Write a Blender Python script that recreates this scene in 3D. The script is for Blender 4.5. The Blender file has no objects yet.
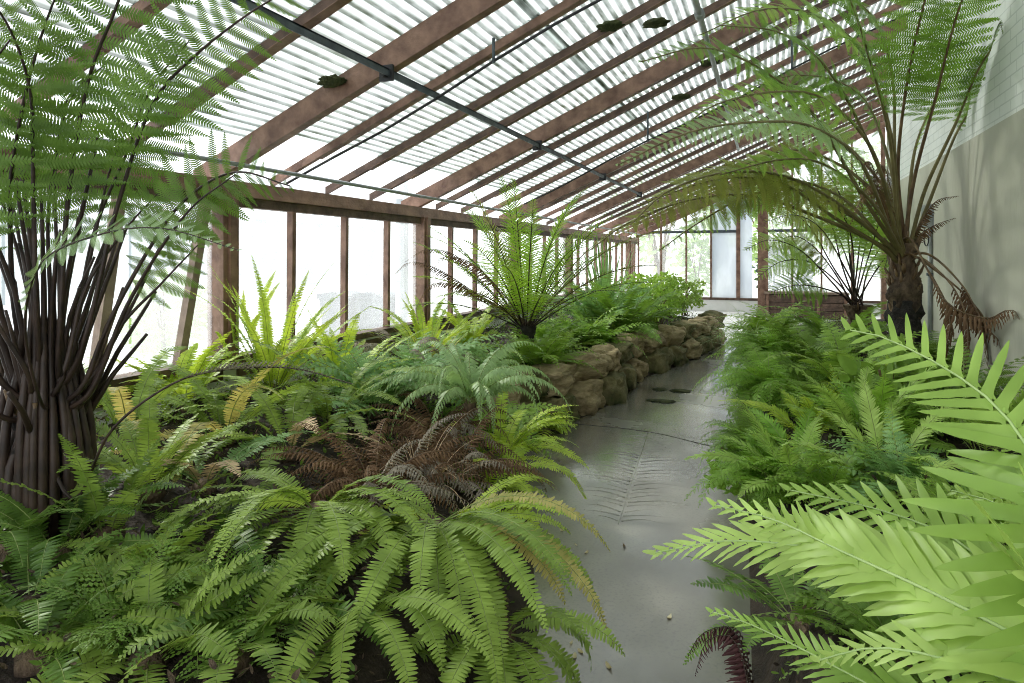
import bpy, math, random
import numpy as np
from mathutils import Vector, noise as mnoise

random.seed(7)
RNG = np.random.default_rng(11)
SC = bpy.context.scene
COL = SC.collection
PI = math.pi
CAM_H = 1.6
YAW = math.radians(21.6)
F = 650.0
CA, SA = math.cos(YAW), math.sin(YAW)
Z3 = np.array((0.0, 0.0, 1.0))


def P(px, py, d):
    """world point seen at photo position (px, py) at distance d along the optical axis"""
    t = (px - 512.0) / F
    return np.array((d * (t * CA - SA), d * (t * SA + CA), CAM_H + (257.0 - py) / F * d))


# ------------------------------------------------------------------ materials
def new_mat(name):
    m = bpy.data.materials.new(name)
    m.use_nodes = True
    nt = m.node_tree
    nt.nodes.clear()
    out = nt.nodes.new('ShaderNodeOutputMaterial')
    return m, nt, out


def N(nt, kind, **kw):
    n = nt.nodes.new(kind)
    for k, v in kw.items():
        if k in n.inputs:
            n.inputs[k].default_value = v
        else:
            setattr(n, k, v)
    return n


def rgba(c):
    return (c[0], c[1], c[2], 1.0)


def mixc(nt, fac, a, b):
    n = nt.nodes.new('ShaderNodeMix')
    n.data_type = 'RGBA'
    for sock, v in ((0, fac), (6, a), (7, b)):
        if hasattr(v, 'links'):
            nt.links.new(v, n.inputs[sock])
        elif sock == 0:
            n.inputs[0].default_value = v
        else:
            n.inputs[sock].default_value = rgba(v)
    return n.outputs[2]


def ramp(nt, src, lo, hi):
    n = nt.nodes.new('ShaderNodeMapRange')
    n.inputs[1].default_value = lo
    n.inputs[2].default_value = hi
    nt.links.new(src, n.inputs[0])
    return n.outputs[0]


def noise_out(nt, scale, detail=3.0, coord='Object', stretch=None, rough=0.55):
    tc = nt.nodes.new('ShaderNodeTexCoord')
    src = tc.outputs[coord]
    if stretch:
        mp = nt.nodes.new('ShaderNodeMapping')
        mp.inputs['Scale'].default_value = stretch
        nt.links.new(src, mp.inputs[0])
        src = mp.outputs[0]
    n = N(nt, 'ShaderNodeTexNoise')
    n.inputs['Scale'].default_value = scale
    n.inputs['Detail'].default_value = detail
    n.inputs['Roughness'].default_value = rough
    nt.links.new(src, n.inputs['Vector'])
    return n.outputs['Fac']


def leaf_mat(name, c1, c2, trans=0.35, rough=0.42, spec=0.35, patch=None):
    m, nt, out = new_mat(name)
    oi = nt.nodes.new('ShaderNodeObjectInfo')
    col = mixc(nt, oi.outputs['Random'], c1, c2)
    nz = noise_out(nt, 9.0, 2.0)
    col = mixc(nt, ramp(nt, nz, 0.42, 0.75), col, patch or tuple(min(1, x * 1.35 + 0.01) for x in c2))
    p = N(nt, 'ShaderNodeBsdfPrincipled')
    p.inputs['Roughness'].default_value = rough
    p.inputs['Specular IOR Level'].default_value = spec
    nt.links.new(col, p.inputs['Base Color'])
    t = nt.nodes.new('ShaderNodeBsdfTranslucent')
    tcol = mixc(nt, 0.5, col, tuple(min(1, x * y) for x, y in zip(c2, (1.5, 1.4, 0.8))))
    nt.links.new(tcol, t.inputs['Color'])
    mx = nt.nodes.new('ShaderNodeMixShader')
    mx.inputs[0].default_value = trans
    nt.links.new(p.outputs[0], mx.inputs[1])
    nt.links.new(t.outputs[0], mx.inputs[2])
    nt.links.new(mx.outputs[0], out.inputs[0])
    return m


def solid_mat(name, c1, c2, scale=6.0, rough=0.6, bump=0.0, bscale=40.0, stretch=None, metal=0.0, lo=0.35, hi=0.7, spec=0.4):
    m, nt, out = new_mat(name)
    nz = noise_out(nt, scale, 5.0, stretch=stretch)
    col = mixc(nt, ramp(nt, nz, lo, hi), c1, c2)
    p = N(nt, 'ShaderNodeBsdfPrincipled')
    p.inputs['Roughness'].default_value = rough
    p.inputs['Metallic'].default_value = metal
    p.inputs['Specular IOR Level'].default_value = spec
    nt.links.new(col, p.inputs['Base Color'])
    if bump:
        b = nt.nodes.new('ShaderNodeBump')
        b.inputs['Strength'].default_value = bump
        b.inputs['Distance'].default_value = 0.02
        nt.links.new(noise_out(nt, bscale, 4.0, stretch=stretch), b.inputs['Height'])
        nt.links.new(b.outputs[0], p.inputs['Normal'])
    nt.links.new(p.outputs[0], out.inputs[0])
    return m


def glass_mat(name, haze, hazecol=(0.95, 0.97, 1.0), clear=(0.97, 0.985, 0.98)):
    """dusty glazing: clear pass-through, a share of milky scattering film, faint gloss"""
    m, nt, out = new_mat(name)
    tr = nt.nodes.new('ShaderNodeBsdfTransparent')
    tr.inputs[0].default_value = rgba(clear)
    tl = nt.nodes.new('ShaderNodeBsdfTranslucent')
    tl.inputs[0].default_value = rgba(hazecol)
    mx = nt.nodes.new('ShaderNodeMixShader')
    nz = noise_out(nt, 2.2, 3.0, stretch=(1, 1, 0.35))
    mr = nt.nodes.new('ShaderNodeMapRange')
    mr.inputs[1].default_value = 0.3
    mr.inputs[2].default_value = 0.7
    mr.inputs[3].default_value = haze * 0.75
    mr.inputs[4].default_value = min(1, haze * 1.25)
    nt.links.new(nz, mr.inputs[0])
    nt.links.new(mr.outputs[0], mx.inputs[0])
    nt.links.new(tr.outputs[0], mx.inputs[1])
    nt.links.new(tl.outputs[0], mx.inputs[2])
    gl = nt.nodes.new('ShaderNodeBsdfGlossy')
    gl.inputs['Roughness'].default_value = 0.08
    mx2 = nt.nodes.new('ShaderNodeMixShader')
    mx2.inputs[0].default_value = 0.04
    nt.links.new(mx.outputs[0], mx2.inputs[1])
    nt.links.new(gl.outputs[0], mx2.inputs[2])
    nt.links.new(mx2.outputs[0], out.inputs[0])
    return m


def sheet_mat():
    m, nt, out = new_mat('corrugated_translucent')
    at = nt.nodes.new('ShaderNodeAttribute')
    at.attribute_name = 'dirt_shade'
    nz = noise_out(nt, 1.6, 4.0)
    nz2 = noise_out(nt, 14.0, 3.0, stretch=(1, 0.25, 1))
    algae = ramp(nt, nz, 0.42, 0.72)
    mul = nt.nodes.new('ShaderNodeMath'); mul.operation = 'MULTIPLY'
    nt.links.new(at.outputs['Fac'], mul.inputs[0])
    r2 = nt.nodes.new('ShaderNodeMapRange')
    for i, v in ((1, 0.3), (2, 0.7), (3, 0.55), (4, 1.0)):
        r2.inputs[i].default_value = v
    nt.links.new(nz2, r2.inputs[0])
    nt.links.new(r2.outputs[0], mul.inputs[1])
    dirt_shade = mul.outputs[0]  # stripe mask: real dirt and corrugation shade put into the colour
    tcol = mixc(nt, dirt_shade, (0.66, 0.71, 0.69), mixc(nt, algae, (0.03, 0.038, 0.036), (0.045, 0.06, 0.018)))
    tr = nt.nodes.new('ShaderNodeBsdfTransparent')
    nt.links.new(tcol, tr.inputs[0])
    tl = nt.nodes.new('ShaderNodeBsdfTranslucent')
    nt.links.new(mixc(nt, dirt_shade, (0.68, 0.71, 0.69), (0.06, 0.07, 0.05)), tl.inputs[0])
    df = nt.nodes.new('ShaderNodeBsdfDiffuse')
    nt.links.new(mixc(nt, dirt_shade, (0.75, 0.77, 0.75), (0.16, 0.18, 0.13)), df.inputs[0])
    m1 = nt.nodes.new('ShaderNodeMixShader'); m1.inputs[0].default_value = 0.42
    nt.links.new(tr.outputs[0], m1.inputs[1]); nt.links.new(tl.outputs[0], m1.inputs[2])
    m2 = nt.nodes.new('ShaderNodeMixShader'); m2.inputs[0].default_value = 0.12
    nt.links.new(m1.outputs[0], m2.inputs[1]); nt.links.new(df.outputs[0], m2.inputs[2])
    nt.links.new(m2.outputs[0], out.inputs[0])
    return m


def path_mat():
    m, nt, out = new_mat('wet_concrete_path')
    n1 = noise_out(nt, 1.3, 4.0, stretch=(1, 0.7, 1))
    n2 = noise_out(nt, 60.0, 3.0)
    n3 = noise_out(nt, 0.9, 5.0)
    col = mixc(nt, ramp(nt, n1, 0.35, 0.68), (0.145, 0.14, 0.122), (0.29, 0.275, 0.235))
    col = mixc(nt, ramp(nt, n2, 0.5, 0.75), col, (0.17, 0.165, 0.15))
    p = N(nt, 'ShaderNodeBsdfPrincipled')
    nt.links.new(col, p.inputs['Base Color'])
    r = nt.nodes.new('ShaderNodeMapRange')
    for i, v in ((1, 0.35), (2, 0.62), (3, 0.08), (4, 0.3)):
        r.inputs[i].default_value = v
    nt.links.new(n3, r.inputs[0])
    nt.links.new(r.outputs[0], p.inputs['Roughness'])
    p.inputs['Specular IOR Level'].default_value = 0.85
    cw = nt.nodes.new('ShaderNodeMapRange')
    for i, v in ((1, 0.38), (2, 0.6), (3, 0.95), (4, 0.35)):
        cw.inputs[i].default_value = v
    nt.links.new(n3, cw.inputs[0])
    nt.links.new(cw.outputs[0], p.inputs['Coat Weight'])
    p.inputs['Coat Roughness'].default_value = 0.16
    p.inputs['Coat IOR'].default_value = 1.6
    b = nt.nodes.new('ShaderNodeBump'); b.inputs['Strength'].default_value = 0.06; b.inputs['Distance'].default_value = 0.01
    nt.links.new(noise_out(nt, 22.0, 5.0), b.inputs['Height'])
    nt.links.new(b.outputs[0], p.inputs['Normal'])
    nt.links.new(p.outputs[0], out.inputs[0])
    return m


def brick_mat(name, c1, c2, mortar):
    m, nt, out = new_mat(name)
    tc = nt.nodes.new('ShaderNodeTexCoord')
    mp = nt.nodes.new('ShaderNodeMapping')
    mp.inputs['Rotation'].default_value = (0, PI / 2, PI / 2)
    sx = nt.nodes.new('ShaderNodeSeparateXYZ')
    cx = nt.nodes.new('ShaderNodeCombineXYZ')
    nt.links.new(tc.outputs['Object'], sx.inputs[0])
    nt.links.new(sx.outputs['Y'], cx.inputs['X'])
    nt.links.new(sx.outputs['Z'], cx.inputs['Y'])
    bt = nt.nodes.new('ShaderNodeTexBrick')
    bt.inputs['Scale'].default_value = 1.0
    bt.inputs['Brick Width'].default_value = 0.24
    bt.inputs['Row Height'].default_value = 0.086
    bt.inputs['Mortar Size'].default_value = 0.006
    bt.inputs['Color1'].default_value = rgba(c1)
    bt.inputs['Color2'].default_value = rgba(c2)
    bt.inputs['Mortar'].default_value = rgba(mortar)
    nt.links.new(cx.outputs[0], bt.inputs['Vector'])
    p = N(nt, 'ShaderNodeBsdfPrincipled')
    p.inputs['Roughness'].default_value = 0.7
    nt.links.new(bt.outputs['Color'], p.inputs['Base Color'])
    b = nt.nodes.new('ShaderNodeBump'); b.inputs['Strength'].default_value = 0.5; b.inputs['Distance'].default_value = 0.01
    b.invert = True
    nt.links.new(bt.outputs['Fac'], b.inputs['Height'])
    nt.links.new(b.outputs[0], p.inputs['Normal'])
    nt.links.new(p.outputs[0], out.inputs[0])
    return m


M = {
    'timber': solid_mat('red_brown_timber', (0.13, 0.068, 0.046), (0.31, 0.185, 0.13), 7.0, 0.5, 0.4, 30, stretch=(1, .6, 1)),
    'timber_dark': solid_mat('dark_aged_timber', (0.07, 0.044, 0.033), (0.16, 0.10, 0.072), 8.0, 0.65, 0.3, 40),
    'timber_pale': solid_mat('weathered_timber', (0.2, 0.145, 0.11), (0.33, 0.25, 0.19), 8.0, 0.65, 0.3, 40),
    'steel': solid_mat('grey_painted_steel', (0.05, 0.065, 0.075), (0.11, 0.135, 0.15), 10, 0.5),
    'galv': solid_mat('galvanised_pipe', (0.25, 0.27, 0.27), (0.36, 0.38, 0.38), 10, 0.45, metal=0.3),
    'hose': solid_mat('black_hose', (0.02, 0.02, 0.022), (0.035, 0.035, 0.04), 10, 0.5),
    'white_paint': solid_mat('white_paint', (0.72, 0.73, 0.7), (0.82, 0.82, 0.8), 4, 0.6),
    'sheet': sheet_mat(),
    'glass': glass_mat('dusty_glass', 0.16),
    'glass_roof': glass_mat('roof_glass', 0.12),
    'milky': glass_mat('milky_panel', 0.86, (0.55, 0.58, 0.62)),
    'path': path_mat(),
    'paving': solid_mat('sunlit_paving', (0.62, 0.62, 0.6), (0.75, 0.75, 0.73), 3, 0.7, 0.2, 30),  # sunlight on the far floor is put into this lighter colour
    'outside': solid_mat('bright_concrete', (0.7, 0.7, 0.68), (0.8, 0.8, 0.78), 0.6, 0.8),
    'soil': solid_mat('dark_soil', (0.018, 0.013, 0.009), (0.05, 0.036, 0.025), 9, 0.9, 0.8, 35),
    'render': solid_mat('grey_cement_render', (0.46, 0.455, 0.375), (0.56, 0.55, 0.465), 1.5, 0.75, 0.15, 18, stretch=(1, 1.3, 0.35)),
    'brick': brick_mat('white_painted_brick', (0.78, 0.8, 0.77), (0.72, 0.75, 0.72), (0.6, 0.63, 0.6)),
    'stone_tan': solid_mat('tan_sandstone', (0.22, 0.17, 0.085), (0.46, 0.37, 0.22), 7, 0.85, 0.7, 22, stretch=(1, 1, 3.5)),
    'stone_moss': solid_mat('mossy_sandstone', (0.05, 0.065, 0.018), (0.24, 0.20, 0.10), 5, 0.9, 0.8, 25),
    'trunk': solid_mat('fibrous_trunk', (0.035, 0.024, 0.016), (0.19, 0.135, 0.085), 14, 0.9, 0.9, 60, stretch=(1, 1, 0.4)),
    'trunk_dark': solid_mat('black_trunk', (0.012, 0.011, 0.01), (0.04, 0.035, 0.03), 20, 0.9, 0.9, 60),
    'stipe_dark': solid_mat('dark_stipe', (0.022, 0.014, 0.011), (0.06, 0.036, 0.025), 14, 0.5),
    'stipe_brown': solid_mat('brown_stipe', (0.10, 0.06, 0.03), (0.19, 0.125, 0.06), 10, 0.5),
    'stipe_olive': solid_mat('olive_stipe', (0.115, 0.095, 0.035), (0.22, 0.19, 0.075), 6, 0.5),
    'stipe_green': solid_mat('green_stipe', (0.16, 0.22, 0.05), (0.26, 0.33, 0.09), 8, 0.5),
    'stipe_pale': solid_mat('pale_green_stipe', (0.32, 0.46, 0.16), (0.46, 0.6, 0.25), 6, 0.45),
    'sword': leaf_mat('sword_fern_green', (0.135, 0.23, 0.034), (0.27, 0.385, 0.068), 0.32),
    'sword_yellow': leaf_mat('sword_fern_yellow_green', (0.30, 0.47, 0.04), (0.44, 0.56, 0.07), 0.42),
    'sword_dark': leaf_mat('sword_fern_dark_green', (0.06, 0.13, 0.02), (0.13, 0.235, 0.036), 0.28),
    'sword_old': leaf_mat('sword_fern_old_yellow', (0.33, 0.34, 0.08), (0.5, 0.44, 0.16), 0.35),
    'sword_blue': leaf_mat('sword_fern_blue_green', (0.13, 0.28, 0.085), (0.25, 0.42, 0.15), 0.3),
    'dead': leaf_mat('dead_frond_brown', (0.085, 0.05, 0.03), (0.18, 0.11, 0.062), 0.2, 0.7, 0.1),
    'dead_pale': leaf_mat('dead_frond_pale', (0.42, 0.31, 0.2), (0.56, 0.42, 0.27), 0.25, 0.7, 0.1),
    'dead_grey': leaf_mat('dead_frond_grey', (0.19, 0.165, 0.13), (0.28, 0.25, 0.2), 0.2, 0.7, 0.1),
    'tree': leaf_mat('tree_fern_green', (0.092, 0.20, 0.026), (0.185, 0.33, 0.046), 0.42),
    'tree_shade': leaf_mat('tree_fern_backlit_dark', (0.068, 0.15, 0.02), (0.13, 0.23, 0.034), 0.36),  # darkened copy of the tree green; backlit shade put into the leaf colour
    'tree_light': leaf_mat('tree_fern_light_green', (0.19, 0.36, 0.05), (0.30, 0.46, 0.08), 0.42),
    'tree_olive': leaf_mat('tree_fern_olive', (0.16, 0.20, 0.035), (0.26, 0.29, 0.06), 0.42),
    'tree_pale': leaf_mat('tree_fern_pale_underside', (0.24, 0.38, 0.17), (0.33, 0.47, 0.22), 0.4),
    'silver': leaf_mat('palm_fern_green', (0.15, 0.31, 0.025), (0.27, 0.44, 0.05), 0.42),
    'broad': leaf_mat('broad_frond_fresh_green', (0.34, 0.50, 0.105), (0.43, 0.585, 0.16), 0.36, 0.36, 0.45),
    'broad_deep': leaf_mat('broad_frond_mid_green', (0.22, 0.38, 0.06), (0.31, 0.465, 0.10), 0.36, 0.38, 0.4),
    'lace': leaf_mat('lace_fern_green', (0.095, 0.195, 0.028), (0.185, 0.31, 0.05), 0.35),
    'maiden': leaf_mat('maidenhair_green', (0.15, 0.33, 0.035), (0.25, 0.43, 0.06), 0.4),
    'shrub': leaf_mat('shrub_leaf', (0.18, 0.34, 0.06), (0.3, 0.44, 0.1), 0.4),
    'outdoor': leaf_mat('outdoor_leaf', (0.2, 0.32, 0.12), (0.32, 0.44, 0.2), 0.4),
    'outdoor_dark': leaf_mat('outdoor_dark_leaf', (0.03, 0.07, 0.05), (0.07, 0.13, 0.08), 0.3),
    'purple': leaf_mat('wilted_purple_leaf', (0.035, 0.014, 0.016), (0.08, 0.03, 0.03), 0.15, 0.6, 0.2),
    'bin': solid_mat('grey_plastic', (0.05, 0.06, 0.075), (0.08, 0.09, 0.105), 6, 0.6),
    'pale_build': solid_mat('pale_building', (0.8, 0.82, 0.83), (0.85, 0.86, 0.87), 1.0, 0.8),
    'pale_window': solid_mat('pale_window', (0.33, 0.38, 0.40), (0.42, 0.46, 0.48), 1.0, 0.3),
    'litter': leaf_mat('fallen_leaf_straw', (0.5, 0.42, 0.22), (0.66, 0.6, 0.42), 0.2, 0.7, 0.1),
    'moss': solid_mat('dark_moss', (0.03, 0.04, 0.012), (0.075, 0.085, 0.03), 20, 0.95, 0.8, 60),
}


# ------------------------------------------------------------------ mesh helpers
def mesh_np(name, verts, faces_list, mats, matidx=None, smooth=True, attr=None):
    """faces_list: list of (k, m) int arrays of equal-size polygons"""
    me = bpy.data.meshes.new(name)
    verts = np.asarray(verts, dtype=np.float32)
    me.vertices.add(len(verts))
    me.vertices.foreach_set('co', verts.ravel())
    loops = np.concatenate([np.asarray(f, dtype=np.int32).ravel() for f in faces_list])
    sizes = np.concatenate([np.full(len(f), np.asarray(f).shape[1], dtype=np.int32) for f in faces_list])
    starts = np.concatenate(([0], np.cumsum(sizes)[:-1])).astype(np.int32)
    me.loops.add(len(loops))
    me.loops.foreach_set('vertex_index', loops)
    me.polygons.add(len(sizes))
    me.polygons.foreach_set('loop_start', starts)
    me.polygons.foreach_set('loop_total', sizes)
    for m in mats:
        me.materials.append(m)
    if matidx is not None:
        me.polygons.foreach_set('material_index', np.asarray(matidx, dtype=np.int32))
    me.polygons.foreach_set('use_smooth', np.full(len(sizes), smooth))
    if attr is not None:
        a = me.attributes.new(attr[0], 'FLOAT', 'POINT')
        a.data.foreach_set('value', np.asarray(attr[1], dtype=np.float32))
    me.update(calc_edges=True)
    me.validate()
    return me


def link(name, me, parent=None, loc=None):
    o = bpy.data.objects.new(name, me)
    COL.objects.link(o)
    if loc is not None:
        o.location = loc
    if parent is not None:
        o.parent = parent
    return o


def tag(o, label=None, cat=None, group=None, kind=None):
    if label: o['label'] = label
    if cat: o['category'] = cat
    if group: o['group'] = group
    if kind: o['kind'] = kind
    return o


def empty(name, loc=(0, 0, 0)):
    o = bpy.data.objects.new(name, None)
    o.empty_display_size = 0.1
    COL.objects.link(o)
    o.location = loc
    return o


class MB:
    """collects solids into one mesh"""
    def __init__(s):
        s.v, s.f, s.n = [], {}, 0

    def add(s, verts, faces):
        verts = np.asarray(verts, float).reshape(-1, 3)
        for f in faces:
            s.f.setdefault(len(f), []).append([i + s.n for i in f])
        s.v.append(verts)
        s.n += len(verts)

    def hexa(s, a):  # 8 pts: bottom 4 ccw, top 4
        s.add(a, [(3, 2, 1, 0), (4, 5, 6, 7), (0, 1, 5, 4), (1, 2, 6, 5), (2, 3, 7, 6), (3, 0, 4, 7)])

    def box(s, lo, hi):
        x0, y0, z0 = lo; x1, y1, z1 = hi
        s.hexa([(x0, y0, z0), (x1, y0, z0), (x1, y1, z0), (x0, y1, z0), (x0, y0, z1), (x1, y0, z1), (x1, y1, z1), (x0, y1, z1)])

    def prism_y(s, poly, y0, y1):
        n = len(poly)
        v = [(x, y0, z) for x, z in poly] + [(x, y1, z) for x, z in poly]
        f = [tuple(range(n)), tuple(range(2 * n - 1, n - 1, -1))]
        f += [((i + 1) % n, i, n + i, n + (i + 1) % n) for i in range(n)]
        s.add(v, f)

    def bar(s, a, b, w, h, side=(0, 1, 0)):
        a = np.array(a, float); b = np.array(b, float)
        t = b - a; t /= np.linalg.norm(t)
        sd = np.array(side, float); sd -= sd.dot(t) * t; sd /= np.linalg.norm(sd)
        u = np.cross(t, sd)
        c = [(-1, -1), (1, -1), (1, 1), (-1, 1)]
        s.hexa([a + sd * w / 2 * i + u * h / 2 * j for i, j in c] + [b + sd * w / 2 * i + u * h / 2 * j for i, j in c])

    def tube(s, pts, r, n=8, cap=True):
        v, f = tube_geo(np.asarray(pts, float), r, n)
        s.add(v, [tuple(q) for q in f])
        if cap:
            k = len(v)
            base = s.n - k
            s.f.setdefault(n, []).append([base + i for i in range(n)][::-1])
            s.f.setdefault(n, []).append([base + k - n + i for i in range(n)])

    def build(s, name, mat, parent=None, smooth=False, loc=None):
        me = mesh_np(name, np.concatenate(s.v), [np.array(v) for v in s.f.values()], [mat], smooth=smooth)
        return link(name, me, parent, loc)


def frames(p):
    t = np.gradient(p, axis=0)
    t /= np.linalg.norm(t, axis=1)[:, None] + 1e-12
    return t


def tube_geo(p, r, n=6):
    k = len(p)
    r = np.broadcast_to(np.asarray(r, float), (k,))
    t = frames(p)
    ref = np.array((0.31, 0.17, 0.93)) if abs(t[0][2]) < 0.8 else np.array((0.9, 0.3, 0.1))
    a = np.cross(t, ref); a /= np.linalg.norm(a, axis=1)[:, None] + 1e-12
    b = np.cross(t, a)
    th = np.arange(n) * 2 * PI / n
    v = p[:, None, :] + r[:, None, None] * (np.cos(th)[None, :, None] * a[:, None, :] + np.sin(th)[None, :, None] * b[:, None, :])
    i = np.arange(k - 1)[:, None] * n
    j = np.arange(n)[None, :]
    j2 = (j + 1) % n
    q = np.stack([i + j, i + j2, i + n + j2, i + n + j], axis=-1).reshape(-1, 4)
    return v.reshape(-1, 3), q


def catmull(pts, n):
    p = np.asarray(pts, float)
    p = np.vstack([2 * p[0] - p[1], p, 2 * p[-1] - p[-2]])
    out = []
    m = len(p) - 3
    for k in range(m):
        u = np.linspace(0, 1, 24, endpoint=(k == m - 1))[:, None]
        a, b, c, d = p[k:k + 4]
        out.append(0.5 * (2 * b + (c - a) * u + (2 * a - 5 * b + 4 * c - d) * u ** 2 + (3 * b - a - 3 * c + d) * u ** 3))
    q = np.concatenate(out)
    s = np.concatenate(([0], np.cumsum(np.linalg.norm(np.diff(q, axis=0), axis=1))))
    x = np.linspace(0, s[-1], n + 1)
    return np.stack([np.interp(x, s, q[:, i]) for i in range(3)], axis=1)


# ------------------------------------------------------------------ room numbers
XL, XR, XN = -3.8, 1.62, 3.7          # left glazing, right wall, nook side
YB, YE, YW = -2.26, 20.0, 11.0        # back of what is built, end wall, end of right wall
BAY0, BAY = 0.74, 2.98
def z_low(x): return 1.6 + 0.574 + 0.436 * (x + 3.8)   # underside of the rafters
def z_sheet(x): return z_low(x) + 0.205

EL = np.array([(-0.62, -3), (-0.66, 0.6), (-0.8, 2.3), (-1.3, 3.6), (-2.0, 5.2), (-1.82, 5.8), (-1.55, 7.2), (-1.55, 8.6), (-1.15, 10.2), (-0.85, 11.8), (-0.75, 13.2), (-0.75, 30)])
ER = np.array([(0.06, -3), (0.02, 1.0), (-0.06, 2.6), (-0.12, 4.2), (-0.26, 6.0), (-0.38, 9.0), (-0.2, 11), (0.2, 13), (0.4, 30)])
def edge_l(y): return np.interp(y, EL[:, 1], EL[:, 0])
def edge_r(y): return np.interp(y, ER[:, 1], ER[:, 0])


def ground(x, y):
    x = np.asarray(x, float); y = np.asarray(y, float)
    dl = edge_l(y) - x
    dr = x - edge_r(y)
    sm = lambda a: (lambda t: t * t * (3 - 2 * t))(np.clip(a, 0, 1))
    back = sm((13.9 - y) / 0.8)
    hl = (0.34 + 0.24 * np.clip(dl / 2.2, 0, 1)) * sm(dl / 0.5) * back
    hr = (0.32 + 0.16 * np.clip(dr / 1.4, 0, 1)) * sm(dr / 0.22) * back
    bump = 0.025 * np.sin(5.1 * x + 1.3 * y) * np.sin(4.3 * y - 2 * x) + 0.02 * np.sin(13 * x) * np.sin(11 * y + 1)
    on = np.clip(np.maximum(dl, dr) / 0.3, 0, 1) * back
    return np.where(dl > 0, hl, np.where(dr > 0, hr, 0.0)) + bump * on


# ------------------------------------------------------------------ frond construction
def lam(us, hw, fold=0.1, wave=0.0):
    """leaf blade template: stations us, half widths hw; returns verts (u,v,w) and quads"""
    v, f = [], []
    for i, (u, h) in enumerate(zip(us, hw)):
        wv = wave * (1 if i % 2 else -1)
        v += [(u, -h, -fold * h + wv * h), (u, 0, 0), (u, h, -fold * h - wv * h)]
        if i:
            b = 3 * i
            f += [(b - 3, b - 2, b + 1, b), (b - 2, b - 1, b + 2, b + 1)]
    return np.array(v, float), np.array(f)


def bip(mn, slim=0.8, fwd=0.35, detail=False, round_=False):
    """pinna made of pinnules either side of a midrib; widths scale with v (half width 1)"""
    v, f = [], []
    du = 1.0 / mn
    for j in range(mn):
        u = (j + 0.35) * du
        x = (j + 0.5) / mn
        h = min(1.0, 1.45 * (1 - x) ** 0.75 + 0.06) * (0.8 + 0.2 * min(1, x * 6))
        for s in (-1, 1):
            b = len(v)
            o = 0.25 * du if s > 0 else 0.0
            fw = fwd * du * h * 1.6
            if round_:
                v += [(u + o, 0, 0), (u + o - 0.36 * du, s * h * 0.62, 0.02), (u + o + fw * .6, s * h, -0.05), (u + o + 0.55 * du + fw * .4, s * h * 0.6, 0.02)]
                f.append((b, b + 1, b + 2, b + 3) if s < 0 else (b + 3, b + 2, b + 1, b))
            elif detail:
                w = slim * du * 0.5
                v += [(u + o - w, 0, 0), (u + o + w, 0, 0), (u + o - w * .95 + fw * .5, s * h * .5, -.04), (u + o + w * .95 + fw * .5, s * h * .5, -.04),
                      (u + o - w * .25 + fw, s * h, -.1), (u + o + w * .5 + fw, s * h * .97, -.1)]
                q = [(b, b + 1, b + 3, b + 2), (b + 2, b + 3, b + 5, b + 4)]
                f += q if s > 0 else [x_[::-1] for x_ in q]
            else:
                w = slim * du * 0.5
                v += [(u + o - w, 0, 0), (u + o + w, 0, 0), (u + o + w * .7 + fw, s * h * .92, -.06), (u + o - w * .35 + fw, s * h, -.06)]
                f.append((b, b + 1, b + 2, b + 3) if s > 0 else (b + 3, b + 2, b + 1, b))
    b = len(v)
    v += [(0, -0.07, 0.01), (0, 0.07, 0.01), (1, 0.02, 0), (1, -0.02, 0)]
    f.append((b, b + 1, b + 2, b + 3))
    return np.array(v, float), np.array(f)


TM = {
    'sword': lam([0, .07, .3, .62, .88, 1], [.55, 1, .92, .8, .5, .06], .15),
    'linear': lam([0, .1, .5, .85, 1], [.8, 1, .8, .45, .05], .2),
    'broad': lam([0, .06, .15, .28, .42, .56, .7, .83, .93, 1], [2.0, 1.25, .98, 1, .97, .9, .76, .55, .3, .03], .14, .14),
    'oval': lam([0, .15, .4, .7, 1], [.2, .75, 1, .7, .04], .15),
    'curl': lam([0, .2, .4, .6, .8, 1], [.5, 1, .7, .9, .5, .2], .9, .6),
    'tree_near': bip(26, .80, .5, True),
    'tree_mid': bip(18, .85, .5),
    'lace': bip(8, .95, .5),
    'maiden': bip(6, .9, .3, round_=True),
}
# per kind: pinna spacing, half length, half width, profile, forward angle base->tip, lift, droop
KINDS = {
    'sword': dict(tm='sword', gap=.0122, plen=.045, pw=.0064, prof='sword', ang=(.02, .35), lift=.1, droop=.12),
    'linear': dict(tm='linear', gap=.03, plen=.17, pw=.008, prof='ellip', ang=(.35, .95), lift=.3, droop=.2),
    'broad': dict(tm='broad', gap=.033, plen=.235, pw=.0165, prof='broad', ang=(.62, 1.12), lift=.12, droop=.25),
    'tree_near': dict(tm='tree_near', gap=.064, plen=.34, pw=.031, prof='tree', ang=(.1, .55), lift=.05, droop=.18),
    'tree_mid': dict(tm='tree_mid', gap=.06, plen=.36, pw=.042, prof='tree', ang=(.1, .55), lift=.05, droop=.22),
    'lace': dict(tm='lace', gap=.04, plen=.15, pw=.03, prof='tri', ang=(.25, .7), lift=.1, droop=.25),
    'maiden': dict(tm='maiden', gap=.03, plen=.13, pw=.024, prof='tri', ang=(.3, .8), lift=.1, droop=.3),
    'curl': dict(tm='curl', gap=.024, plen=.09, pw=.0085, prof='tree', ang=(.2, .6), lift=-.2, droop=.6),
}


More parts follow.
